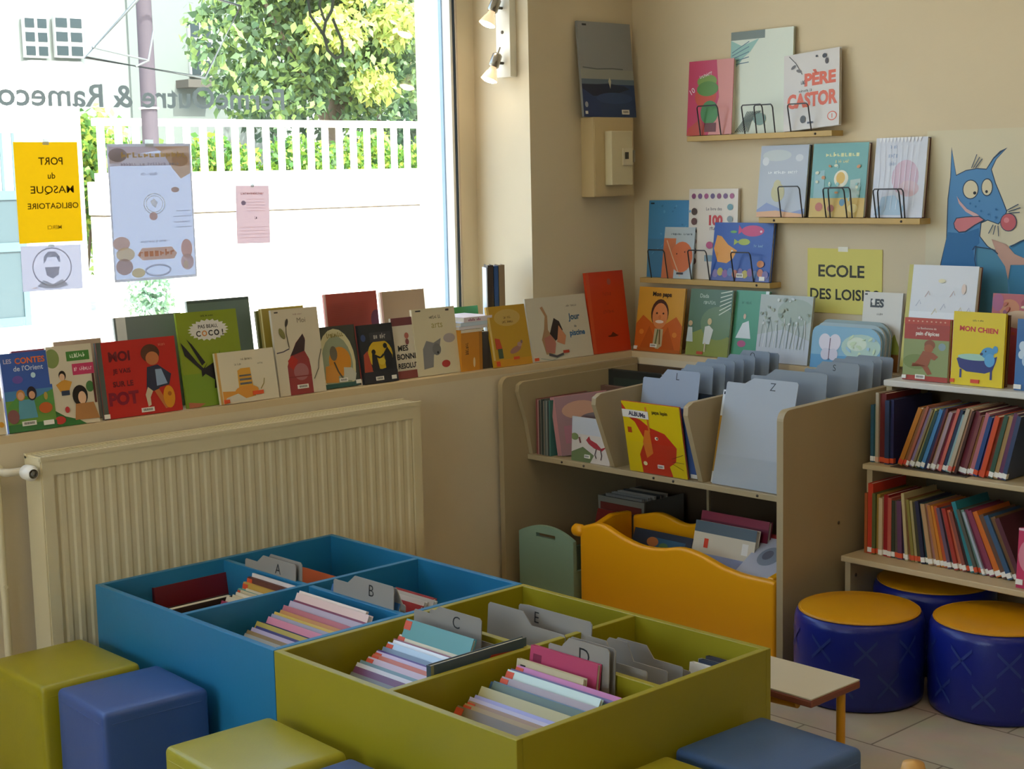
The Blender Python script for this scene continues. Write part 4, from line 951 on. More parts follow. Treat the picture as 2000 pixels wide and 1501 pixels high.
stand('yellow book with a blue dog sitting in a bathtub on the bookcase top', 'B', 1856, 1957, 744, -.188, ZT, 607, 'E6CC10',
      [('t', 'MON CHIEN', .50, .765, .065, 'C8262A', .04, -2, .74), ('s', 'livre de bain', .48, .885, .025, '5A5418', .01), ('p', [(.10, .36), (.16, .24), (.30, .19), (.66, .18), (.80, .22), (.86, .34), (.88, .42), (.82, .40), (.16, .38)], '26307A'), ('e', .46, .39, .34, .045, 'A8D2C0'), ('r', .17, .10, .21, .22, '26307A'), ('r', .76, .10, .80, .22, '26307A'), ('e', .70, .46, .13, .075, '4E9AD0', 10), ('e', .74, .36, .10, .09, '5CA8DC'), ('e', .84, .51, .05, .05, '4E9AD0'), ('e', .66, .48, .012, .012, '1a2030'), ('e', .58, .44, .03, .02, '2a3a60')], lean=4, t=.010, group=G4, tabs=[(.40, .04, .026, .010, 'D8452A'), (0, .03, .012, .010, ORG)])
for i, dx in enumerate((.013, .025)):
    M, w, h = place('B', 1862+6*i, 1958+6*i, 744, -.188+dx, ZT, 610, 4, 0, .01)
    book(['brown edged book directly behind the yellow bathtub book', 'second brown edged book behind the yellow bathtub book'][i], M, w, h, .010, ['8A5A2C', '6E4420'][i], [], group=G4)
stand('blue book with a pale flower at the right edge of the bookcase top', 'B', 1980, 2052, 757, -.19, ZT, 622, '2F6AA8', [('e', .18, .62, .10, .07, 'C8DCEC'), ('e', .3, .55, .10, .07, 'C8DCEC'), ('e', .16, .5, .09, .06, 'C8DCEC'), ('e', .28, .42, .1, .08, 'B0CCE4')], lean=4, group=G4, tabs=[(0, .02, .022, .012, WHT)])
stand('pink and orange patterned book standing behind the yellow bathtub book', 'B', 1927, 2040, 730, -.10, ZT, 572, 'B8545A', [('e', .3, .84, .18, .10, 'C87A4A'), ('e', .7, .9, .2, .07, 'A83A4A'), ('e', .5, .72, .3, .1, 'CFAE8A'), ('e', .1, .9, .1, .1, 'A8507A')]+dots(13, 22, ['D8B088', 'C05A3A', '8A3A5A', 'E0C8A0'], .05, .5, .95, .98, .035), lean=6, group=G4)

# --- wall ledges
WX = LX+.012
stand('pink picture book with a strawberry figure on the topmost wall ledge', 'B', 1341, 1428, 260, WX, Z1, 121, 'C83A62',
      [('p', [(.48, 0), (1, 0), (1, 1), (.62, 1), (.7, .5)], 'D8908A'), ('e', .42, .72, .22, .09, '7A9A3C'), ('e', .40, .52, .24, .16, 'C8482A'), ('e', .44, .62, .24, .10, '5A8A34'), ('e', .50, .30, .20, .16, '4A8A4A'), ('p', [(0, 0), (.04, .10), (.3, .22), (.42, .10), (.42, 0)], 'C04A3C'), ('t', '10', .10, .60, .075, 'F0D8E0', .01, 35), ('s', 'comptines', .40, .80, .05, 'F0D0D8', 0, 14), ('r', .4, .04, .66, .16, '6A2A2A')], lean=7, t=.030, group=G3, back='6A2A24')
stand('tall pale picture book with a blue flower at the back of the topmost ledge', 'B', 1424, 1545, 258, WX+.022, Z1, 64, 'D9E2D4',
      [('r', 0, .92, .55, 1, '6E7A72'), ('p', [(0, .70), (0, .92), (.18, .86), (.46, .92), (.32, .80), (.2, .74), (.1, .66)], '8FBCB4')]+[('l', [(.02, .80-.03*i), (.30, .90-.05*i)], .012, '5A7A88') for i in range(5)]+[('l', [(.1+.03*i, .02), (.22+.02*i, .12), (.30+.03*i, .22)], .012, '4A5A50') for i in range(8)]+[('e', .5, .14, .10, .06, '7A9A90')], lean=7, t=.009, group=G3)
stand('white story collection with big orange capitals, tilted on the topmost ledge', 'B', 1530, 1638, 257, WX, Z1, 110, 'D6D2CE',
      [('t', 'PÈRE', .66, .66, .155, 'DB5C26', .05, 0, .56), ('t', 'CASTOR', .52, .38, .175, 'DB5C26', .05, 0, .90), ('s', 'mes', .36, .61, .05, '3A3634', .02), ('s', 'histoires du', .40, .50, .035, '6A6660', 0), ('e', .88, .13, .085, .06, 'D05A28'), ('e', .88, .13, .07, .048, 'D6D2CE'), ('t', '1', .88, .13, .055, 'D05A28', .03), ('l', [(.10, .98), (.22, .88), (.34, .72)], .012, '4A4440'), ('e', .18, .83, .05, .02, '6A625C', 30), ('e', .28, .77, .05, .02, '6A625C', -20), ('e', .74, .92, .04, .03, '3A3430'), ('e', .78, .85, .03, .04, '4A3A30'), ('e', .60, .93, .02, .015, '4A4440'), ('e', .36, .13, .05, .05, '4A443A'), ('r', .44, .065, .54, .09, '4A4A58')], lean=6, t=.012, rollu=4, group=G3)
stand('pale blue grey picture book with a pear, left on the middle wall ledge', 'B', 1477, 1570, 418, WX, Z2, 285, 'B4BCC8',
      [('e', .35, .86, .3, .08, 'C4CCCC'), ('e', .12, .78, .07, .06, 'D8DCE0'), ('e', .82, .82, .08, .05, 'D2D6DC'), ('s', 'La petite poire', .5, .62, .05, 'E8ECF0', .01, 0, .62), ('e', .42, .34, .14, .13, 'C0BA8A'), ('e', .40, .44, .08, .08, 'C4BE92'), ('p', [(0, .1), (.2, .2), (.7, .06), (1, .12), (1, .02), (0, .02)], '8A98C2'), ('p', [(0, 0), (0, .07), (.4, .09), (1, .04), (1, 0)], 'D8A87A')], lean=7, t=.014, group=G3, back='3A3038')
stand('teal and yellow picture book with a round moon, centre of the middle ledge', 'B', 1579, 1686, 422, WX, Z2, 281, '6EA8A4',
      [('r', 0, 0, 1, .26, 'D2B04E'), ('s', 'Promenade', .55, .84, .06, 'D8DCA0', .02, 0, .62), ('s', 'à la nuit', .55, .75, .05, 'D2D69A', .02), ('e', .55, .52, .13, .115, 'E4E0C8'), ('e', .54, .53, .08, .08, 'DDB23C'), ('p', [(.06, .26), (.06, .62), (.24, .64), (.26, .26)], '8FB8BC'), ('p', [(.72, .26), (.72, .50), (.9, .52), (.9, .26)], 'B0C4BC'), ('e', .18, .14, .07, .06, 'C06A4A'), ('e', .40, .12, .06, .05, 'B0623A'), ('e', .8, .12, .09, .06, 'E0CC7A'), ('e', .6, .2, .05, .05, '5A8AA0')]+dots(21, 18, ['93C0BA', 'DDE0C0', 'C88A4A'], .05, .2, .95, .7, .03), lean=7, t=.016, group=G3, back='6A3A2C')
stand('white and pink wrinkled plastic covered book, right on the middle ledge', 'B', 1700, 1800, 426, WX, Z2, 270, 'D2D6E2',
      [('e', .62, .50, .26, .22, 'D2B6C8'), ('e', .70, .36, .2, .1, 'D8BCC4'), ('s', 'A la', .36, .88, .05, 'A2B0CC', .01), ('s', 'Lune', .36, .77, .07, 'A8B6D0', .02), ('s', 'rose', .36, .67, .05, 'A8B6D0', .01), ('p', [(.06, .03), (.2, .26), (.44, .28), (.66, .12), (.6, .03)], 'A8C2D8')]+[('p', [(.06+.07*i, 1), (.09+.07*i, .93), (.12+.07*i, 1)], 'EEF0F4') for i in range(12)]+[('l', [(.05+.11*i, .1), (.12+.1*i, .5), (.08+.11*i, .9)], .008, 'E2E6EE') for i in range(8)], lean=7, t=.018, group=G3, back='5A2E28')
stand('sky blue picture book at the left end of the lowest wall ledge', 'B', 1263, 1352, 542, WX+.02, Z3, 391, '4B92C8', [('r', 0, 0, 1, .5, '4A88B8'), ('r', .04, .95, .12, .97, '202838')]+[('l', [(.1+.1*i, .3+.05*i), (.14+.1*i, .33+.05*i)], .01, '6AA8D4') for i in range(8)]+dots(23, 20, ['3F80B4', '62A4D2'], r=.02), lean=7, t=.010, group=G3)
stand('small white book with a peach in front of the sky blue book', 'B', 1291, 1350, 543, WX, Z3, 443, 'BCCBD4',
      [('r', 0, 0, .4, .78, 'CF7A52'), ('e', .62, .42, .36, .30, 'DB7A4E'), ('e', .46, .48, .02, .015, '4A2A20'), ('e', .72, .52, .02, .015, '4A2A20'), ('l', [(.10, .74), (.34, .40), (.62, .04)], .03, 'E4C0A0'), ('s', 'petite pêche', .58, .86, .045, '6A7A88', .01, 0, .7), ('r', .5, .08, .72, .12, '3A3A40')], lean=8, t=.006, group=G3)
stand('white book of one hundred words with small drawings at the back of the lowest ledge', 'B', 1343, 1438, 544, WX+.024, Z3, 369, 'E0DAD2',
      [('t', '100', .56, .655, .10, 'C43A42', .06), ('t', 'Le livre des', .52, .78, .035, '6A6A72', .01), ('s', 'mots', .5, .56, .04, '6A5A60', .02)]+[('e', .10+.13*i, .92, .045, .03, ['8A4A78', '7A5A8A', 'A85A8A', '6A5A88'][i % 4]) for i in range(7)]+[('e', .85, .80-.13*i, .06, .035, ['6A9AA8', '8A9AA0', '7A7A80', 'A88A78'][i % 4]) for i in range(5)]+[('e', .12, .75-.11*i, .06, .04, ['4A3A38', '6A4A4A', '3A3840', '8A5A5A'][i % 4]) for i in range(6)]+[('e', .45, .38, .07, .04, 'C05A8A'), ('r', .35, .2, .8, .27, '8AA8B8')], lean=7, t=.011, group=G3)
stand('royal blue picture book with a pink fish and yellow fish on the lowest ledge', 'B', 1387, 1502, 547, WX-.004, Z3, 434, '1F4FA8',
      [('p', [(.02, .55), (.06, .78), (.14, .76), (.26, .62), (.42, .52), (.36, .38), (.26, .30), (.10, .32)], 'E59A22'), ('e', .66, .86, .19, .095, 'C8326E'), ('p', [(.42, .96), (.50, .86), (.42, .80)], 'C8326E'), ('e', .80, .85, .02, .02, 'F0C0D0'), ('e', .53, .67, .10, .055, 'A8B834'), ('p', [(.36, .72), (.44, .67), (.36, .61)], 'A8B834'), ('e', .34, .84, .055, .022, '6AA84A'), ('e', .34, .51, .02, .02, 'F2E0B0'), ('s', 'mer bleue', .78, .60, .045, '8AB0DC', .01), ('r', .0, 0, 1, .10, '4F5A9C')]+[('e', .08+.085*i, .12+.03*(i % 2), .05, .07, ['7A6AA0', 'B8A838', '8A5A98', '5A7AB0', 'C8724A'][i % 5]) for i in range(11)]+[('e', .84, .30, .06, .06, 'D8843A')], lean=8, t=.012, group=G3, bar=(.45, .06, .030, .014), tabs=[(.84, .02, .022, .014, WHT)])
# --- book standing on the wall box
M, w, h = place('L', 1141, 1243, 224, .052, 1.6085, 40, 5, 0, .01)
book('grey and dark blue seascape picture book standing on the beige wall box', M, w, h, .010, '94989A',
     [('r', 0, 0, 1, .345, '26406E'), ('r', 0, .345, 1, .40, '5F7486'), ('r', 0, .40, 1, .50, '9CA09A'), ('l', [(.04, .52), (.3, .505), (.6, .515), (.8, .51)], .014, '5E6868'), ('p', [(.0, .30), (.0, .345), (.28, .345), (.50, .355), (.80, .33), (.9, .30), (.6, .24), (.2, .22)], '182A48'), ('p', [(.50, .38), (.53, .42), (.555, .38), (.53, .30)], 'C9C9B4'), ('e', .6, .2, .35, .06, '2F4A7A'), ('r', .08, .955, .16, .975, '20242a'), ('e', .06, .13, .03, .03, 'A8B0B8')], bar=(.72, .03, .036, .016), tabs=[(.03, .03, .010, .010, WHT)], group='picture books on the wall')
# ---------------------------------------------------------------- signs and posters on the wall
a = on(1578, 484, X, XB-.001); b = on(1724, 490, X, XB-.001)
sw_, sh_ = a[1]-b[1], .21
o = thing('paper_sign', 'yellow paper sign for a publishing house taped below the middle wall ledge', 'sign', frame((XB-.0025, a[1], a[2]-sh_), (0, -1, 0), (1, 0, 0), (0, 0, 1)))
mb = MB().box(0, sw_, 0, .001, 0, sh_, mat('E4DA78', .7))
art(mb, sw_, sh_, [('t', 'ECOLE', .46, .655, .185, '2E2C1E', .022, 0, .62), ('t', 'DES LOISIRS', .50, .295, .165, '2E2C1E', .022, 0, .92)], 0.0)
# serifs of the sign's capitals
mb.build('sheet', o)
MB().box(sw_*.42, sw_*.55, -.0006, 0, sh_*.955, sh_*1.03, mat('E6E4D4', .2)).build('tape', o)
# wolf-like animal poster
wa = on(1812, 278, X, XB); PW, PH = .43, .62
o = thing('animal_poster', 'large cream poster of a blue long-nosed animal licking its chops', 'poster', frame((XB-.003, wa[1], .90), (0, -1, 0), (1, 0, 0), (0, 0, 1)))
def q(px, py):
    P = on(px, py, X, XB-.003); return ((wa[1]-P[1])/PW, (P[2]-.90)/PH)
def zq(x, y): return q(1780+x/3.754, 240+y/3.754)   # measured on an enlarged view of the poster
def zl(*pts): return [zq(*p) for p in pts]
def el(x, y, rx, ry, c):
    c0 = zq(x, y); c1 = zq(x+rx, y); c2 = zq(x, y-ry)
    return ('e', c0[0], c0[1], abs(c1[0]-c0[0]), abs(c2[1]-c0[1]), c)
BL, BD, OUT = '4F8CC2', '2A6FA8', '27425E'
mb = MB().box(0, PW, 0, .001, 0, PH, mat('DCD4B8', .7))
sh = [('p', zl((295, 175), (330, 380), (400, 345), (480, 330), (550, 335), (600, 255), (650, 205), (705, 180), (625, 265), (590, 340), (620, 440), (670, 560), (705, 650), (660, 720), (640, 745), (560, 715), (515, 735), (505, 830), (560, 900), (700, 1000), (740, 1120), (850, 1150), (860, 1400), (150, 1400), (215, 1020), (255, 850), (265, 560), (285, 400)), OUT),
      ('p', zl((297, 200), (328, 388), (400, 352), (480, 337), (552, 342), (606, 262), (690, 190), (620, 265), (584, 340), (613, 440), (663, 560), (697, 650), (655, 715), (636, 737), (560, 708), (508, 730), (498, 830), (552, 902), (690, 1002), (730, 1125), (840, 1158), (850, 1390), (160, 1390), (222, 1020), (262, 850), (272, 560), (291, 400)), BL),
      ('p', zl((268, 800), (380, 810), (495, 770), (500, 880), (455, 930), (470, 1060), (300, 1390), (160, 1390), (222, 1020)), BD),
      ('p', zl((470, 900), (620, 930), (700, 1040), (720, 1390), (480, 1390), (480, 1080)), '4E8FB0'), ('p', zl((720, 900), (860, 850), (860, 1390), (740, 1390), (700, 1050)), '3A86B4'),
      el(435, 487, 60, 72, OUT), el(435, 487, 53, 65, 'DCD2B2'), el(466, 513, 12, 12, '1c2430'), el(556, 471, 43, 66, OUT), el(556, 471, 37, 58, 'DCD2B2'), el(553, 503, 10, 11, '1c2430'),
      ('p', zl((335, 535), (350, 590), (400, 650), (470, 690), (540, 712), (480, 665), (410, 630), (360, 575)), 'D8B0B0'),
      ('p', zl((310, 735), (330, 695), (400, 685), (500, 680), (545, 712), (470, 750), (400, 800), (350, 805), (318, 775)), OUT), ('p', zl((316, 735), (335, 701), (402, 692), (498, 688), (530, 710), (466, 744), (396, 792), (352, 797), (324, 770)), 'D27C82'),
      el(714, 727, 62, 68, OUT), el(714, 727, 56, 62, 'C8626A'), el(700, 712, 20, 20, 'DC8A90'),
      ('p', zl((590, 850), (700, 890), (760, 960), (850, 1000), (830, 1040), (730, 1040), (712, 1150), (690, 1050), (630, 960)), 'C8A090')]
sh += [el(x, y, 7, 8, BD) for x, y in ((435, 590), (475, 612), (515, 645), (570, 670), (625, 632), (622, 690), (503, 572))]
sh += [('l', zl(p0, p1), .006, OUT) for p0, p1 in (((445, 330), (485, 230)), ((460, 330), (505, 250)), ((475, 330), (525, 262)), ((705, 640), (790, 595)), ((715, 650), (805, 620)), ((720, 660), (800, 655)), ((605, 745), (570, 810)), ((622, 750), (605, 818)), ((640, 752), (645, 830)))]
sh += [('l', zl((455, 930), (470, 905), (600, 925), (640, 960)), .008, OUT), ('l', zl((480, 900), (470, 1000), (480, 1060), (520, 1060)), .008, OUT), ('l', zl((735, 905), (800, 870), (860, 845)), .008, OUT)]
sh = [s if s[0] != 'p' else ('p', [(min(.999, max(.001, a_)), min(.999, max(.001, b_))) for a_, b_ in s[1]], s[2]) for s in sh]
art(mb, PW, PH, sh, 0.0, lambda c: mat(c, .6))
mb.build('sheet', o)

# ---------------------------------------------------------------- sheets and lettering on the window
def sheet(label, cat, bl, br, tl, base, shapes, name='paper_notice', tr=.36, pale=0.0):
    A, B_, T_ = (Vector(on(*p, Y, GY-.004)) for p in (bl, br, tl))
    wv = (B_-A); w_ = wv.length; wv.normalize(); up = (T_-A); up = (up-wv*up.dot(wv)); h_ = up.length; up.normalize()
    o = thing(name, label, cat, frame(A, wv, (0, 1, 0), up))
    def mk(c):
        v = [int(c[i:i+2], 16) for i in (0, 2, 4)]
        return mat(''.join('%02X' % int(k+(255-k)*pale) for k in v), .6, 'paper', tr)
    mb = MB().add([(0, 0, 0), (w_, 0, 0), (w_, 0, h_), (0, 0, h_)], [(0, 1, 2, 3)], mat(base, .6, 'paper', tr))
    art(mb, w_, h_, shapes, -.0003, mk)
    mb.build('sheet', o)
    MB().box(w_*.45, w_*.55, -.001, -.0008, h_*.97, h_*1.03, mat('E8ECE8', .2, 'paper', .6)).build('tape', o)
    return o
sheet('yellow notice about compulsory masks, seen from behind on the window', 'notice', (38, 476), (162, 470), (27, 277), 'E2B00A',
      [('tm', 'PORT', .56, .81, .075, '5A4A14', .015), ('tm', 'du', .56, .665, .062, '5A4A14', .015), ('tm', 'MASQUE', .56, .52, .075, '5A4A14', .008, 0, .68), ('tm', 'OBLIGATOIRE', .56, .365, .058, '6A5816', .015, 0, .80), ('tm', 'MERCI', .56, .15, .04, 'A88A1A', .01)])
sheet('white sheet with a masked face pictogram below the yellow notice', 'notice', (45, 570), (162, 563), (42, 481), 'C6C4D0',
      [ring(.5, .52, .32, .42, .02, '7A80A0'), ('p', [(.36, .60), (.37, .76), (.44, .86), (.56, .86), (.63, .76), (.64, .60), (.60, .66), (.58, .74), (.42, .74), (.40, .66)], '7A84A4'), ('p', [(.38, .52), (.62, .52), (.60, .34), (.5, .26), (.40, .34)], '8088A8'), ('p', [(.24, .10), (.34, .24), (.5, .14), (.66, .24), (.76, .10), (.6, .04), (.4, .04)], '9AA2BA'), ('s', 'merci', .2, .07, .06, 'C8A8A8', 0)], pale=.5)
sheet('lavender autumn event poster with orange leaf drawings on the window', 'poster', (224, 552), (385, 540), (217, 281), 'AEB4C6',
      [('r', 0, 0, 1, .02, 'EEF0F8'), ('r', 0, .98, 1, 1, 'EEF0F8'), ('r', 0, 0, .02, 1, 'EEF0F8'), ('r', .98, 0, 1, 1, 'EEF0F8'), ('p', [(.02, .98), (.02, .86), (.14, .86), (.26, .92), (.98, .98)], 'D8C0C8'), ('r', .02, .84, .98, .93, 'DCD2E0'), ('e', .12, .92, .11, .05, '9A8A98'), ('p', [(.55, .98), (.98, .98), (.98, .78), (.86, .74), (.76, .82), (.66, .93)], 'E0B48A'), ('e', .86, .88, .1, .05, 'C89A78'), ('s', 'Gourmandises', .56, .915, .04, 'E0B050', .02, 0, .8), ('tm', '10h30 - 12h', .48, .78, .022, '7A7E98', .01), ('s', 'Samedi 10 octobre 2020', .5, .85, .02, 'A89AB0', 0, 0, .7),
       ring(.52, .56, .125, .075, .012, 'F4F8FF'), ring(.52, .56, .10, .06, .01, 'F4F8FF'), ('p', [(.47, .58), (.52, .60), (.56, .57), (.53, .53), (.49, .55)], 'F4F8FF'), ('e', .5, .47, .05, .03, 'D09A90'), ('e', .78, .66, .05, .02, 'C89A8A'), ('s', 'entrée libre et gratuite', .5, .285, .018, '8A8EAA', 0, 0, .34), ('s', 'renseignements', .84, .42, .015, 'A0A4C0', 0, 0, .2), ('r', .74, .46, .95, .465, 'A0A8C8'), ('r', .78, .50, .95, .505, 'A0A8C8'), ('r', .76, .38, .95, .385, 'A0A8C8'),
       ('p', [(.28, .19), (.34, .24), (.7, .24), (.76, .19), (.72, .15), (.34, .15)], 'E0A890'), ('s', 'Automne', .52, .195, .05, 'E0784A', .03, 0, .44), ring(.52, .07, .15, .04, .02, 'A8B4D8'), ('e', .10, .28, .10, .05, 'D8A89A'), ('e', .14, .20, .11, .05, 'E6CCA0'), ('e', .12, .11, .10, .06, 'B08A88'), ('e', .28, .06, .08, .035, 'E6CC8A'), ('e', .88, .22, .07, .07, 'D89A90'), ('e', .88, .12, .08, .06, 'D0A8B0'), ('e', .86, .1, .03, .03, 'F0E0D8')], name='event_poster', pale=.45)
sheet('small pinkish notice on the middle of the window', 'notice', (463, 476), (528, 474), (460, 362), 'D2B4B4',
      [('s', 'informations', .5, .86, .05, 'C89A9A', 0, 0, .7), ('e', .22, .70, .07, .04, 'A8A0B8'), ('s', '22', .58, .44, .05, '8A7A88', .02)]+[('r', .3, .56+.05*i, .85, .565+.05*i, 'D0A4A4') for i in range(5)]+[('r', .1, .10+.06*i, .9, .105+.06*i, 'D4ACAC') for i in range(4)])
# shop lettering on the glass, read from the street
o = thing('window_lettering', 'grey shop lettering on the window glass, mirrored from inside', 'lettering', (0, 0, 0))
mg = mat('8F9A97', .6, 'paper', .25)
A = Vector(on(-150, 208, Y, GY-.003)); B_ = Vector(on(560, 203, Y, GY-.003))
mb = MB(); TX = 'FermeOutre & Ramecourt'
def cx(i): return (text_geo(TX[:i+1], .006)[3]+text_geo(TX[:i+1], .006)[3]-(text_geo(TX[i], .006)[3]-text_geo(TX[i], .006)[2]))/2
ia, ib = TX.index('&'), TX.index('co')+1
pa, pb = on(240, 195, Y, GY-.003), on(12, 190, Y, GY-.003)
k_ = (pb[0]-pa[0])/(cx(ib)-cx(ia))
for wd_, off in (('Ferme', ''), ('Outre', 'Ferme'), ('&', 'FermeOutre '), ('Ramecourt', 'FermeOutre & ')):
    vs, fs = text_geo(wd_, .016)[:2]
    sx_ = cx(len(off))-(text_geo(wd_[0], .006)[3]-text_geo(wd_[0], .006)[2])/2-text_geo(wd_[0], .006)[2] if off else 0.0
    mb = MB(); mb.add([(pa[0]+(p[0]+sx_-cx(ia))*k_, GY-.003, A.z+.008+p[1]*.092) for p in vs], [f[::-1] for f in fs], mg)
    mb.build('word', o)
mb = MB()
def pxl(pts, wd): mb.tube([Vector(on(*p, Y, GY-.004)) for p in pts], wd, mg, 6)
pxl([(598, -30), (606, 30), (628, 62), (642, 84)], .0055)
pxl([(632, -30), (624, 10), (634, 40)], .005)
pxl([(655, -30), (648, 20), (636, 42), (632, 66), (640, 98), (656, 114), (670, 108), (668, 80), (656, 52), (650, 36)], .006)
for v_ in range(len(mb.v)):
    x_, y_, z_ = mb.v[v_]; mb.v[v_] = (x_, GY-.004+(y_-GY+.004)*.05, z_)
mb.build('script_swirl', o)
# ---------------------------------------------------------------- books standing on edge
ORD = ['first', 'second', 'third', 'fourth', 'fifth', 'sixth', 'seventh', 'eighth', 'ninth', 'tenth', 'eleventh', 'twelfth', 'thirteenth', 'fourteenth', 'fifteenth', 'sixteenth', 'seventeenth', 'eighteenth', 'nineteenth', 'twentieth',
       'twenty-first', 'twenty-second', 'twenty-third', 'twenty-fourth', 'twenty-fifth', 'twenty-sixth', 'twenty-seventh', 'twenty-eighth', 'twenty-ninth', 'thirtieth', 'thirty-first', 'thirty-second', 'thirty-third', 'thirty-fourth', 'thirty-fifth', 'thirty-sixth', 'thirty-seventh', 'thirty-eighth', 'thirty-ninth', 'fortieth', 'forty-first', 'forty-second']
def plain_book(label, M, w, h, t, cover, group, front=None, sticker_=None, spine_left=True, name='picture_book'):
    o = thing(name, label, 'book', M, group)
    bt = min(.0016, t*.22); mc = mat(cover, .32)
    mb = MB().box(0, w, 0, bt, 0, h, mc).box(0, w, t-bt, t, 0, h, mc)
    mb.box(0, bt, bt, t-bt, 0, h, mc)
    if front: art(mb, w, h, front, 0.0)
    mb.build('cover', o)
    MB().box(bt, w-.003, bt, t-bt, .003, h-.003, mat(PAGE, .8)).build('page_block', o)
    if sticker_:
        MB().box(-.0006, .022, -.0008, t+.0004, h-.024, h-.004, mat(sticker_, .5)).build('colour_sticker', o)
    return o

def bin_row(where, x0, yl, books, lean, group, z=.1555, seed=0):
    'books leaning back one behind another in a bin compartment, front covers towards -x; (colour, name, thickness, height, width)'
    R_ = random.Random(seed); x = x0; n = len(books)
    for i, bk in enumerate(books):
        c, cn, t, h, w = bk[:5]; ln = bk[5] if len(bk) > 5 else lean; st = bk[6] if len(bk) > 6 else None
        L = math.radians(ln); yy = yl-R_.uniform(0, .016)
        up = Vector((math.sin(L), 0, math.cos(L))); dp = Vector((math.cos(L), 0, -math.sin(L)))
        o = Vector((x, yy, z+t*math.sin(L)))
        lab = '%s picture book, %s from the front in %s' % (cn, ORD[i], where)
        M = frame(o, (0, -1, 0), dp, up)
        fr = [('r', .1, .86, .9, .97, bk[7])] if len(bk) > 7 else None
        plain_book(lab, M, w, h, t, c, group, fr, st)
        x += t/math.cos(L)+.0012
        if i+1 < n:
            l2 = math.radians(books[i+1][5] if len(books[i+1]) > 5 else lean)
            if l2 < L: x += 0.0
    return x
O_ = 'D8532A'
gf = [('8A7A58', 'brownish grey', .007, .225, .29, 36, O_), ('B59A5A', 'tan', .009, .228, .29, 35.5, O_), ('A8865A', 'ochre brown', .008, .230, .28, 35, O_), ('C9C4DC', 'glossy lilac', .009, .232, .27, 34.5), ('A8A8D8', 'pale violet', .008, .234, .28, 34),
      ('B8AE74', 'olive cream', .007, .250, .30, 33.5), ('B8A890', 'beige', .017, .240, .29, 33), ('5A6A50', 'grey green', .006, .252, .30, 32.5), ('33506A', 'navy blue', .009, .246, .31, 32), ('6F8AA0', 'steel blue', .008, .244, .31, 31.5), ('A8989A', 'greyish pink', .015, .250, .28, 31, O_), ('C8DCD4', 'mint white', .009, .262, .27, 30.5, O_), ('2F5048', 'dark green', .008, .252, .31, 30),
      ('6A5A8A', 'dusty violet', .008, .256, .31, 29.5, O_), ('C06A9A', 'magenta pink', .008, .262, .30, 29, O_)]
bin_row('the near green compartment', -2.197, -1.402, gf, 33, 'picture books in the near green compartment', seed=1)
gl = [('8A8A84', 'grey', .006, .215, .30, 37), ('7A4262', 'plum', .012, .222, .29, 36.5), ('E2E2E6', 'white', .007, .226, .28, 36), ('7C9AA0', 'teal grey', .008, .228, .28, 35.5), ('D2BCC8', 'pinkish white', .011, .234, .28, 35, O_), ('C86A3E', 'rust orange', .008, .238, .29, 34.5, O_), ('CDBAD2', 'pale lilac', .010, .240, .29, 34, O_),
      ('55307A', 'purple', .008, .238, .28, 33), ('77889A', 'slate', .010, .242, .27, 32.5), ('B8D0E2', 'light blue', .013, .248, .26, 32, O_), ('E8ECF0', 'bright white', .006, .252, .26, 31.5), ('8A4A4A', 'brick red', .009, .250, .25, 31), ('D2C6A2', 'cream', .008, .258, .24, 30.5, O_), ('3E4A58', 'dark slate', .010, .258, .24, 30), ('E8E4EA', 'white edged', .006, .264, .24, 29.5), ('5E9A96', 'teal', .010, .282, .23, 24, O_)]
bin_row('the left green compartment', -2.195, -1.030, gl, 33, 'picture books in the left green compartment', seed=2)
bf = [('7E9A92', 'grey teal', .006, .205, .29, 34.0), ('B8B4A8', 'pale grey', .006, .210, .29, 33.5), ('A88A58', 'light brown', .008, .214, .29, 33.0), ('CDBCD2', 'pale lilac', .009, .218, .29, 32.5), ('4A4478', 'indigo', .006, .220, .29, 32.0), ('C6AE4A', 'mustard', .013, .224, .29, 31.5), ('2C2C58', 'dark navy', .006, .222, .30, 31.0), ('D8889A', 'rose pink', .013, .232, .29, 30.5), ('A2A0AC', 'cool grey', .007, .236, .30, 30.0),
      ('D2B04C', 'yellow', .008, .238, .30, 29.5), ('C48A48', 'orange brown', .013, .240, .31, 29.0), ('B86A6E', 'dusty red', .013, .246, .31, 28.0), ('B8A8B4', 'mauve grey', .013, .254, .31, 27.0), ('8A4258', 'maroon', .008, .254, .30, 26.5), ('E2C4B8', 'pale salmon', .014, .266, .29, 25.0), ('E8D8CC', 'cream pink', .008, .268, .27, 24.0)]
bin_row('the near blue compartment', -2.196, -.622, bf, 30, 'picture books in the near blue compartment', seed=3)
M = frame((-1.905, -.640, .1558), (0, -1, 0), (math.cos(.35), 0, -math.sin(.35)), (math.sin(.35), 0, math.cos(.35)))
M.translation.z += .012*math.sin(.35)
plain_book('deep blue picture book, last of the row in the near blue compartment', M, .27, .262, .012, '3A6A9C', 'picture books in the near blue compartment')
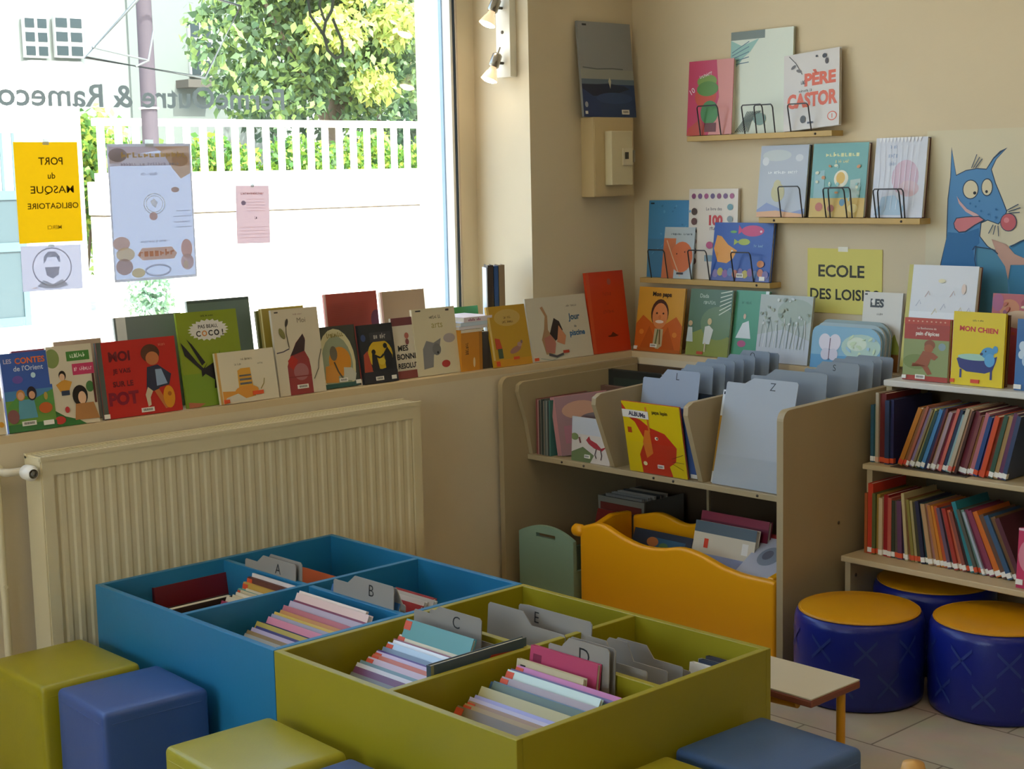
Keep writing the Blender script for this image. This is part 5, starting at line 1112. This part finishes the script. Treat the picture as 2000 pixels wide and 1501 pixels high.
# the two upright books before card D, and the dark one turned along the divider
M, w, h = place('B', 986, 1115, 1380, -1.93, .1558, 1284, 9, 0, .010)
plain_book('cream picture book with small lettering standing in front of the pink one', M, w, .244, .011, 'D2C8A4', 'upright books in the near green compartment', [('r', .06, .90, .14, .96, '3A3A34'), ('s', 'histoire douce', .52, .78, .05, '8A8468', 0)])
M2 = M.copy(); M2.translation += Vector((.030, -.008, 0))
plain_book('raspberry pink picture book standing in front of index card D', M2, w, .268, .012, 'C24A6E', 'upright books in the near green compartment', [('r', .05, .88, .18, .94, '8A2A48')])
M, w, h = place('L', 826, 1000, 1300, -1.345, .1558, 1318, -6, 0, .012)
book('dark slate book with a red patch turned along the middle divider of the green bin', frame((-2.085, -1.345, .157), (1, 0, 0), (0, 1, 0), (0, 0, 1)), .272, .258, .014, '4A5A64', [('p', [(.42, .74), (.62, .94), (.86, .92), (.9, .74)], 'B8402A'), ('r', 0, 0, .03, 1, '8A8A6A')], group='picture books in the left green compartment')
# blue bin, far left compartment
GB = 'books in the far left blue compartment'
book('dark red book propped along the back panel of the blue bin', frame((-2.07, -.232, .162), (1, 0, 0), (0, math.cos(.15), -math.sin(.15)), (0, math.sin(.15), math.cos(.15))), .245, .205, .014, '6E1A22', [], group=GB)
for i, (c, x0, w_, h_, y_, lb) in enumerate((('3A2A22', -2.10, .22, .165, -.285, 'dark brown book in front of the dark red one in the blue bin'), ('5A4A34', -2.10, .19, .15, -.33, 'brown book with worn pages in the front corner of the far left blue compartment'), ('2E2A24', -2.09, .15, .14, -.375, 'blackish book nearest the viewer in the far left blue compartment'))):
    book(lb, frame((x0, y_, .157), (1, 0, 0), (0, 1, 0), (0, 0, 1)), w_, h_, .028, c, [], group=GB)
cr = [('A83A58', 'magenta', .012, .200, .17, 22), ('D8CDB0', 'cream', .012, .208, .17, 22), ('CFC2A0', 'sand', .010, .211, .17, 22), ('DDD0B4', 'ivory', .012, .214, .17, 22), ('C8BA96', 'beige', .010, .217, .17, 22), ('D6C8A6', 'pale cream', .012, .219, .17, 22), ('C0B08A', 'dull beige', .010, .220, .17, 22)]
bin_row('the far left blue compartment', -2.05, -.372, cr, 22, GB, seed=4)
cr2 = [('6EA89A', 'sea green', .012, .205, .19, 10, O_), ('C8A04A', 'golden', .010, .220, .19, 10, O_), ('6A4034', 'dark brown', .010, .232, .20, 10, O_), ('E0D4CC', 'white edged', .006, .240, .20, 10)]
bin_row('the group before index card A', -1.945, -.342, cr2, 10, GB, seed=5)
# sparse books in the right hand blue compartments
GR = 'low books in the right hand blue compartments'
sp = [('D8683A', 'coral orange', .012, .238, .16, 20), ('7A2A26', 'dark red', .014, .228, .16, 20), ('B8382C', 'bright red', .010, .222, .15, 20)]
bin_row('the far right blue compartment', -1.80, -.36, sp, 20, GR, seed=6)
sp = [('B83A34', 'bright red', .010, .225, .15, 22), ('D8CFC0', 'off white', .012, .232, .15, 22), ('C8C0B0', 'light grey', .012, .235, .16, 22), ('A8342E', 'dark red', .012, .235, .15, 22)]
bin_row('the near right blue compartment', -1.79, -.70, sp, 22, GR, seed=7)
sp = [('E8E4DA', 'white', .014, .205, .10, 8), ('2E3A50', 'dark blue', .014, .21, .10, 8), ('C8C0AE', 'light beige', .012, .205, .10, 8), ('3A3A44', 'charcoal', .012, .21, .11, 8)]
bin_row('the far right green compartment', -1.60, -1.60, sp, 8, 'books at the end of the green bin', seed=8)
plain_book('bright blue book edge between the cards at the far side of the green bin', frame((-1.66, -1.26, .157), (0, -1, 0), (1, 0, 0), (0, 0, 1)), .09, .25, .014, '3A8AC8', 'books at the end of the green bin')

# ---------------------------------------------------------------- grey index cards
CARD = '9A948A'
def card(label, M, w, h, letter=None, group='grey lettered index cards in the bins', col=CARD, flip=False, u=.62, lsz=.10, tab=.30, drop=.075):
    o = thing('index_card', label, 'index card', M, group)
    f = (lambda p: (w-p[0], p[1])) if flip else (lambda p: p)
    p = [(0, 0), (w, 0), (w, h-.006), (w-.006, h), (w*(tab+.12), h), (w*tab, h*(1-drop)), (.004, h*(1-drop)), (0, h*(1-drop)-.004)]
    p = [f(q_) for q_ in p]
    mb = MB().prism(p, 1, 0, .0022, mat(col, .5))
    mb.build('card', o)
    if letter:
        mb = MB(); art(mb, w, h, [('t', letter, u, 1-lsz*.85, lsz, '2A2A2A', -.005)], -.0002)
        mb.build('letter', o)
    return o
def card_px(label, letter, pl, pr, py, plane, zb, ptop, lean, hshift=0, **kw):
    M, w, h = place('B', pl, pr, py, plane, zb, ptop, lean, 0, .0022)
    return card(label, M, w, h, letter, **kw)
card_px('grey index card A standing in the blue bin', 'A', 468, 565, 1100, -1.862, .156, 1074, 4, tab=.24, u=.66)
card_px('grey index card with its tab peeping out behind card A', None, 508, 580, 1100, -1.845, .156, 1078, 3, tab=.05)
card_px('grey index card B standing in the blue bin', 'B', 640, 756, 1150, -1.855, .156, 1112, 4, tab=.24, u=.64)
card_px('small grey index card half hidden behind card B', None, 680, 782, 1150, -1.825, .156, 1124, 3, tab=.05, drop=.12, flip=True)
card_px('grey index card C standing in the green bin', 'C', 797, 927, 1200, -1.872, .156, 1170, 4, tab=.26, u=.64)
card_px('blank grey index card behind card C, tab towards the left', None, 830, 966, 1200, -1.850, .156, 1188, 3, flip=True, tab=.62, drop=.14)
card_px('large blank grey card with its tab at left behind card C', None, 940, 1090, 1230, -1.742, .156, 1174, 5, flip=True, tab=.42, drop=.10)
card_px('grey index card E at the far side of the green bin', 'E', 1000, 1142, 1230, -1.690, .156, 1176, 5, u=.26, tab=.01, drop=.01)
card_px('grey index card D standing behind the raspberry pink book', 'D', 1062, 1180, 1260, -1.858, .156, 1234, 3, u=.60, lsz=.115, tab=.22)
card_px('second grey card pressed against the back of card D', None, 1090, 1192, 1260, -1.842, .156, 1238, 3, tab=.05, drop=.06)
for i, (pl, pr, x_, pt, fl, tb, dr) in enumerate(((1130, 1250, -1.79, 1240, True, .55, .14), (1172, 1292, -1.72, 1243, True, .55, .14), (1190, 1322, -1.67, 1243, True, .42, .10), (1200, 1338, -1.64, 1247, True, .50, .12))):
    card_px('blank grey card in the far right green compartment, %s behind card D' % ORD[i], None, pl, pr, 1280, x_, .156, pt, 5, flip=fl, tab=tb, drop=dr)

# ---------------------------------------------------------------- bookcase rows, spines out
def spine_row(shelf, group, y0, z, xf, books, lab0):
    'books side by side along -y, spines at x=xf; lean>0 tips the top to the right of the picture'
    y = y0; cnt = 0
    for c, cn, t, h, d, ln, tab_ in books:
        L = math.radians(ln); wv = Vector((0, -1, 0)); up0 = Vector((0, 0, 1))
        up = up0*math.cos(L)+wv*math.sin(L); wr = wv*math.cos(L)-up0*math.sin(L)
        o = Vector((xf+.004*math.sin(cnt*2.7), y, z))
        if L > 0: o = o+Vector((0, 0, t*math.sin(L)))
        ob = thing('picture_book', '%s spined book, %s from left on %s' % (cn, ORD[cnt], shelf), 'book', frame(o, wr, (1, 0, 0), up), group)
        mc = mat(c, .36); bt = min(.0015, t*.2)
        MB().box(0, t, 0, bt, 0, h, mc).box(0, bt, bt, d, 0, h, mc).box(t-bt, t, bt, d, 0, h, mc).build('cover', ob)
        MB().box(bt, t-bt, bt, d-.003, .003, h-.003, mat(PAGE, .8)).build('page_block', ob)
        if tab_: MB().box(-.0004, t+.0004, -.0006, .012, .004, .018, mat(tab_, .5)).build('spine_sticker', ob)
        y -= t/math.cos(L)+.0008; cnt += 1
R1 = random.Random(11)
mid = [('2F5A6E', 'teal blue', .011, .168, .17, 0, WHT), ('3F6A60', 'grey teal', .006, .166, .17, 0, WHT), ('B0A48C', 'cream', .010, .205, .18, 0, 'D8A88A'), ('6A2424', 'dark red', .020, .203, .18, 0, O_), ('2E3E5C', 'dark blue', .014, .186, .19, 0, O_), ('2A2C56', 'navy', .010, .188, .20, 0, O_)]
spine_row('the middle shelf', 'spined books on the middle shelf', -1.200, .5665, -.290, mid, 'm')
mid2 = [('B87426', 'ochre', .014, 'D8452A'), ('8A5A34', 'brown', .010, 'D8452A'), ('A8604A', 'rust', .007, WHT), ('9A88B0', 'lilac', .010, WHT), ('8A7A5A', 'khaki', .006, WHT), ('B8B070', 'straw', .006, WHT), ('2C4A48', 'dark green', .010, WHT), ('4C86B8', 'light blue', .011, WHT), ('24305A', 'midnight blue', .009, None), ('6A3030', 'maroon', .006, WHT), ('C0A07A', 'sandy', .007, WHT), ('A89098', 'greyish pink', .010, WHT), ('8A2C44', 'crimson', .008, WHT), ('C8685A', 'coral', .009, 'E07A6A'), ('2C3E5C', 'navy blue', .009, WHT), ('8FB0B4', 'pale teal', .008, WHT), ('B8AC94', 'stone', .011, 'E07A6A'), ('C8A488', 'peach', .008, O_), ('4A2A22', 'dark brown', .008, None), ('6E2838', 'wine', .014, WHT), ('7A4444', 'brick', .010, WHT), ('8A5A30', 'chestnut', .006, WHT), ('B87078', 'salmon', .013, WHT), ('2A4A80', 'royal blue', .012, O_), ('5A4A98', 'violet', .006, O_), ('D0522C', 'orange red', .014, O_), ('8A3A2A', 'russet', .010, O_), ('3A5A48', 'bottle green', .012, WHT), ('A88A5A', 'camel', .012, WHT), ('6A3A5A', 'plum', .012, WHT), ('3A4A6A', 'slate blue', .012, WHT)]
spine_row('the middle shelf among the tipped ones', 'spined books on the middle shelf', -1.293, .5685, -.292, [(c, n_, t, R1.uniform(.172, .192), .17, max(12, 21-i*.25), tb) for i, (c, n_, t, tb) in enumerate(mid2)], 'm')
low = [('B05A2C', 'rust', .008, .175, 0, None), ('C8402A', 'bright red', .014, .205, 0, WHT), ('5E6438', 'olive', .009, .178, 0, O_), ('A8843A', 'ochre', .009, .176, 0, O_), ('CDB690', 'cream', .010, .168, 0, WHT), ('9A1C22', 'deep red', .013, .178, 0, WHT), ('B85A4A', 'coral red', .010, .172, 0, WHT), ('3A4030', 'dark green', .009, .166, 1, WHT), ('5E5444', 'taupe', .009, .166, 1, O_), ('66405E', 'purple', .012, .168, 2, O_), ('3C3C58', 'slate', .008, .166, 3, WHT),
       ('C0AE7E', 'pale straw', .008, .192, 5, WHT), ('8A5A3A', 'brown', .007, .178, 6, O_), ('8A7E3A', 'moss', .008, .176, 7, O_), ('A89A6A', 'khaki', .007, .174, 7, O_), ('4A4428', 'dark olive', .010, .172, 8, O_), ('2C2C44', 'ink blue', .010, .176, 8, WHT), ('2E4A4C', 'deep teal', .009, .172, 9, WHT), ('B8946A', 'tan', .011, .172, 10, WHT), ('A87A72', 'dusty rose', .009, .172, 11, WHT), ('B87A3C', 'caramel', .009, .172, 12, WHT), ('D0842C', 'orange', .008, .172, 13, WHT), ('B8522C', 'burnt orange', .010, .172, 13, WHT), ('6A5468', 'mauve', .009, .170, 14, WHT), ('4A5458', 'grey', .007, .170, 14, WHT), ('A83A30', 'brick red', .010, .172, 15, WHT), ('CC7050', 'salmon', .010, .168, 16, WHT), ('8A4C42', 'russet', .009, .166, 17, WHT), ('3A2A2A', 'dark brown', .007, .150, 18, O_), ('2E8088', 'turquoise', .011, .198, 19, WHT), ('5A5A50', 'smoke grey', .008, .18, 20, O_), ('6E8A80', 'sage', .010, .18, 21, O_), ('A8B4C0', 'silver', .006, .178, 22, WHT), ('7A2C48', 'wine', .010, .185, 23, WHT), ('8A3E56', 'raspberry', .012, .185, 24, WHT), ('D0702C', 'bright orange', .014, .185, 25, WHT), ('6A4A3A', 'cocoa', .012, .18, 25, WHT), ('3A5A7A', 'denim', .012, .18, 25, WHT), ('7A5A3A', 'nut brown', .012, .178, 25, WHT), ('5A2E3A', 'dark plum', .012, .178, 25, WHT)]
spine_row('the bottom shelf', 'spined books on the bottom shelf', -1.226, .3135, -.355, [(c, n_, t*1.17, h, .17, -ln, tb) for c, n_, t, h, ln, tb in low], 'l')
M, w, h = place('B', 1984, 2075, 1130, -.408, .3135, 1030, 4, 0, .01)
book('pink picture book standing at the right edge in front of the bottom shelf row', M, w, h, .014, 'C83A62', [('e', .3, .55, .28, .3, 'DB8A9A'), ('r', 0, .96, 1, 1, 'E8C0CC')], group='spined books on the bottom shelf', tabs=[(0, .06, .02, .014, WHT)])
o = thing('booklet', 'thin dark booklet lying flat under the tipped books on the middle shelf', 'booklet', frame((-.318, -1.285, .5662), (0, -1, 0), (1, 0, 0), (0, 0, 1)))
MB().box(0, .24, 0, .19, 0, .0016, mat('3A3028', .5)).build('cover', o)
MB().box(.002, .238, -.001, .188, .0003, .0013, mat('8A806A', .8)).build('page_block', o)

# ---------------------------------------------------------------- contents of the browser
GBk = 'albums in the picture book browser'
# left column: thin albums standing spine out, browner ones leaning on them, one white album in front
yy = -.066
for i, (c, cn, t) in enumerate((('8A4A46', 'reddish', .007), ('B88A84', 'pale pink', .005), ('4A3A34', 'dark brown', .006), ('6A6A5E', 'grey', .006), ('2E3A38', 'blackish green', .007), ('7A7264', 'taupe', .006), ('5A6460', 'slate', .006), ('8A8A82', 'light grey', .006), ('3A4440', 'dark grey', .007), ('4A7A74', 'teal', .006))):
    ob = thing('picture_book', '%s thin album, %s from the left in the left browser column' % (cn, ORD[i]), 'book', frame((-.545, yy, .4905), (0, -1, 0), (1, 0, 0), (0, 0, 1)), GBk)
    mc = mat(c, .3)
    MB().box(0, t, 0, .001, 0, .186-.002*(i % 3), mc).box(0, .001, .001, .24, 0, .186-.002*(i % 3), mc).box(t-.001, t, .001, .24, 0, .186-.002*(i % 3), mc).build('cover', ob)
    MB().box(.001, t-.001, .001, .237, .002, .182-.002*(i % 3), mat(PAGE, .8)).build('page_block', ob)
    yy -= t+.0006
for i, (c, cn, dx, sh) in enumerate((('9A4A40', 'brick red', 0, []), ('7A3A34', 'dark red brown', .012, [('r', .1, .2, .9, .5, '8A2E3A'), ('e', .4, .75, .3, .15, 'A86A3A'), ('e', .6, .55, .25, .12, '5A3A34')]))):
    L = math.radians(10); up = Vector((0, .17, .985)).normalized(); wv = Vector((.55, -.82, 0)).normalized(); wv = (wv-up*wv.dot(up)).normalized(); dp = up.cross(wv)
    ob = book('%s album leaning beside the thin albums of the left browser column' % cn, frame((-.535+dx*.6, yy-.022-dx, .4925), wv, dp, up), .20 if i else .19, .195, .006, c, sh, group=GBk)
M, w, h = place('B', 1116, 1190, 895, -.548, .4905, 812, 3, 0, .006)
book('white album with a red bird in front of the left browser column', M, w, h, .007, 'D2C8BE', [('r', 0, .62, 1, 1, 'C2C6CC'), ('p', [(0, 0), (0, .2), (.3, .34), (.6, .18), (.5, 0)], '6A7A52'), ('e', .08, .55, .10, .08, '7A8A5A'), ('p', [(.38, .50), (.46, .60), (.50, .52), (.66, .46), (.78, .36), (.94, .42), (.80, .30), (.60, .34), (.46, .42)], 'B03A44'), ('l', [(.66, .34), (.62, .2), (.66, .12)], .03, '6A5A58'), ('l', [(.76, .34), (.80, .2), (.78, .1)], .03, '6A5A58'), ('l', [(.2, .55), (.24, .42)], .04, '6A3A3A')], group=GBk, bar=(.36, .10, .024, .011))
book('black backed album standing at the rear of the left browser column', frame((-.26, -.13, .4905), (0, -1, 0), (1, 0, 0), (0, 0, 1)), .24, .262, .02, '22241F', [('r', .1, .5, .8, .9, '2E362C')], group=GBk)
book('brown album just in front of the black backed one in the browser', frame((-.32, -.15, .4905), (0, -1, 0), (1, 0, 0), (0, 0, 1)), .22, .215, .02, '6A4A3A', [], group=GBk)
# middle column
M, w, h = place('B', 1231, 1343, 915, -.552, .4915, 782, -10, 0, .008)
book('yellow album with a big red rabbit in the middle browser column', M, w, h, .008, 'DCC010',
     [('p', [(.0, .98), (.0, .84), (.30, .76), (.46, .66), (.70, .60), (.88, .42), (.84, .22), (.72, .14), (.76, 0), (.24, 0), (.22, .26), (.34, .48), (.20, .72)], 'C2301C'), ('p', [(.36, .62), (.44, .62), (.46, .30), (.34, .22), (.30, .44)], 'D8782A'), ('l', [(.42, .95), (.44, .60)], .03, 'D8782A'), ('e', .55, .52, .03, .025, 'F2E8D0'), ('e', .56, .52, .013, .013, '201816'), ('e', .30, .14, .035, .03, 'EAE0A0'), ('r', .06, .56, .13, .64, 'B8481E'), ('l', [(.78, .26), (.98, .34)], .006, '3a2a20'), ('l', [(.78, .22), (.98, .22)], .006, '3a2a20'), ('l', [(.78, .19), (.96, .12)], .006, '3a2a20'), ('r', 0, .78, .46, .89, 'ECE6DC'), ('t', 'ALBUMs', .26, .835, .06, '26264A', .04, -3), ('t', 'papa lapin', .66, .885, .05, '3A341C', .02)], group=GBk, bar=(.52, .10, .024, .011), spine='B8402A')
M, w, h = place('B', 1242, 1362, 915, -.538, .4945, 786, -8, 0, .010)
book('dark blue album directly behind the yellow rabbit album', M, w, h, .010, '3E5A94', [('r', .9, 0, 1, .06, 'D8D4CC')], group=GBk)
GC = 'grey lettered index cards in the browser'
card_px('grey index card L behind the yellow rabbit album', 'L', 1237, 1346, 780, -.475, .491, 716, 10, group=GC, col='9AA4B2', u=.62, lsz=.075, tab=.30, drop=.10)
for i, (pl, pr, x_, pt, le) in enumerate(((1298, 1380, -.40, 708, None), (1318, 1404, -.36, 703, None), (1338, 1422, -.30, 697, None), (1360, 1440, -.25, 694, None), (1384, 1462, -.20, 688, None), (1408, 1490, -.15, 680, 'O'), (1430, 1508, -.11, 683, None))):
    card_px('grey index card %sstanding %s behind card L in the browser' % (le+' ' if le else '', ORD[i]), le, pl, pr, 740, x_, .491, pt, 6, group=GC, col='8A95A0', u=.60, lsz=.05, tab=.25, drop=.08)
book('dark album with a shiny pale blue patch behind card L in the browser', frame((-.425, -.56, .4905), (0, -1, 0), (1, 0, 0), (0, 0, 1)), .205, .242, .016, '22282E', [('r', .45, .3, .9, .92, '9CC4DE'), ('r', .1, .7, .4, .9, '2E4A44')], rough=.15, group=GBk)
# right column
card_px('big pale grey index card Z at the front of the right browser column', 'Z', 1390, 1527, 950, -.545, .491, 733, 14, group=GC, col='A8AEB4', u=.66, lsz=.075, tab=.26, drop=.055)
M, w, h = place('B', 1388, 1500, 948, -.536, .4915, 760, 13, 0, .005)
book('ochre album in a shiny clear sleeve behind card Z', M, w, h, .010, 'B88A34', [('r', 0, .72, 1, 1, 'D2D6D8'), ('r', 0, 0, .3, .12, 'D8D4CC'), ('r', .02, .95, .1, .98, '20242a')], rough=.12, group=GBk)
for i, (pl, pr, x_, pt, le) in enumerate(((1452, 1600, -.40, 716, None), (1556, 1662, -.30, 702, 'S'), (1580, 1690, -.24, 696, None), (1606, 1706, -.18, 692, None), (1630, 1728, -.13, 690, None))):
    card_px('grey index card %sstanding %s behind card Z in the browser' % (le+' ' if le else '', ORD[i]), le, pl, pr, 760, x_, .491, pt, 7, group=GC, col='8A9298', u=.55, lsz=.055, tab=.2, drop=.07)
for i, (x_, y_, w_, h_, c, lb) in enumerate(((-.335, -.985, .155, .255, 'D6CFA8', 'cream album with brown drawings right of card Z in the browser'), (-.20, -1.02, .11, .27, '9A8A6A', 'beige album near the rear of the right browser column'), (-.44, -.96, .16, .225, 'A86A44', 'orange brown album low behind card Z in the browser'))):
    book(lb, frame((x_, y_, .4905), (0, -1, 0), (1, 0, 0), (0, 0, 1)), w_, h_, .018, c, [('e', .25, .8, .08, .05, 'A87A2C'), ('e', .7, .78, .12, .04, 'B89040')] if i == 0 else [], group=GBk)

# ---------------------------------------------------------------- things below the browser shelf
GY_ = 'books in the yellow box'
def slab(label, o, wv, dp, w, h, t, c, sh=(), grp=GY_, spine=None):
    wv = Vector(wv).normalized(); dp = Vector(dp); dp = (dp-wv*dp.dot(wv)).normalized(); up = wv.cross(dp)
    # make right handed frame with w, depth, up
    return book(label, frame(o, wv, dp, dp.cross(wv)*-1), w, h, t, c, sh, group=grp, spine=spine)
def tilted(o, yaw_, tilt, rollz=0):
    'book frame: cover faces -x turned by yaw, tilted back; optional in-plane roll'
    R = Matrix.Rotation(math.radians(yaw_), 4, 'Z') @ Matrix.Rotation(math.radians(tilt), 4, Vector((0, 1, 0))) @ Matrix.Rotation(math.radians(rollz), 4, Vector((-1, 0, 0)))
    B = Matrix(((0, 1, 0, 0), (-1, 0, 0, 0), (0, 0, 1, 0), (0, 0, 0, 1)))
    return Matrix.Translation(Vector(o)) @ R @ B
book('white spined picture book leaning in the middle of the yellow box', tilted((-.545, -.70, .075), 0, 14, 0), .235, .285, .018, 'D6CCB4', [('r', 0, .88, 1, 1, '5A6A74'), ('r', .18, .72, .25, .82, 'D8452A'), ('r', 0, .55, 1, .66, '9AA6C8'), ('r', .8, .72, .9, .84, 'E8E4DA')], group=GY_)
book('dark crimson picture book right behind the white one in the yellow box', tilted((-.50, -.69, .075), 0, 12, 0), .26, .305, .016, '6E1E34', [('r', 0, .92, 1, 1, '8A2C44')], group=GY_)
book('dark picture book with green and orange patch at the left of the yellow box', tilted((-.58, -.455, .06), 0, 22, 0), .24, .25, .012, '1E2836', [('r', .3, .75, .9, .92, '24506A'), ('e', .35, .86, .1, .06, 'A8622A'), ('e', .55, .82, .08, .05, '4A6A3A')], group=GY_)
book('pale comic album with drawn figures lying at the right of the yellow box', tilted((-.605, -.925, .228), 0, 62, 0), .17, .21, .008, 'B6B8C2', [('e', .4, .6, .22, .2, '8A929C'), ('e', .35, .62, .1, .1, '6A6A74'), ('e', .7, .8, .14, .1, 'A88A88'), ('r', .05, .05, .95, .1, 'D8DCE4')], group=GY_)
book('blue comic album beneath the pale one in the yellow box', tilted((-.612, -.935, .21), 0, 62, 0), .16, .2, .010, '3E6AA8', [], group=GY_)
book('red book standing at the back right of the yellow box', tilted((-.45, -.93, .09), 0, 6, 0), .16, .245, .014, '8A2420', [('r', .15, .8, .3, .95, 'B8B0A8')], group=GY_)
o = thing('storage_box', 'white cardboard box of magazines in the dark behind the green box', 'storage box', (0, 0, 0))
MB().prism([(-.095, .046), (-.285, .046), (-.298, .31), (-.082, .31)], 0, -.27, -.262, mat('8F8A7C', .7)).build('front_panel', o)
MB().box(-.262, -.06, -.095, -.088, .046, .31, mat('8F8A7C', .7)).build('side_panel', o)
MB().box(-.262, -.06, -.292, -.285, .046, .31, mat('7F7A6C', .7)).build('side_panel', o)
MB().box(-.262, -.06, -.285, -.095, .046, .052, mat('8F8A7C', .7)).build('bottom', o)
MB().box(-.2715, -.2705, -.285, -.095, .265, .290, mat('7A2E22', .7)).build('printed_band', o)
for i in range(5):
    plain_book('%s magazine, %s from the front in the white cardboard box' % (['grey', 'pale grey', 'white', 'dark grey', 'beige'][i], ORD[i]), frame((-.255+.03*i, -.105, .0525), (0, -1, 0), (1, 0, 0), (0, 0, 1)), .17, .265, .012, ['8A8A86', 'A8A8A2', 'B8B4A8', '4A4A48', '9A907C'][i], 'magazines in the white cardboard box')
plain_book('red book lying against the white cardboard box', frame((-.36, -.10, .046), (0, -1, 0), (.95, 0, -.3), (.3, 0, .95)), .15, .235, .012, '8A2A24', 'magazines in the white cardboard box')
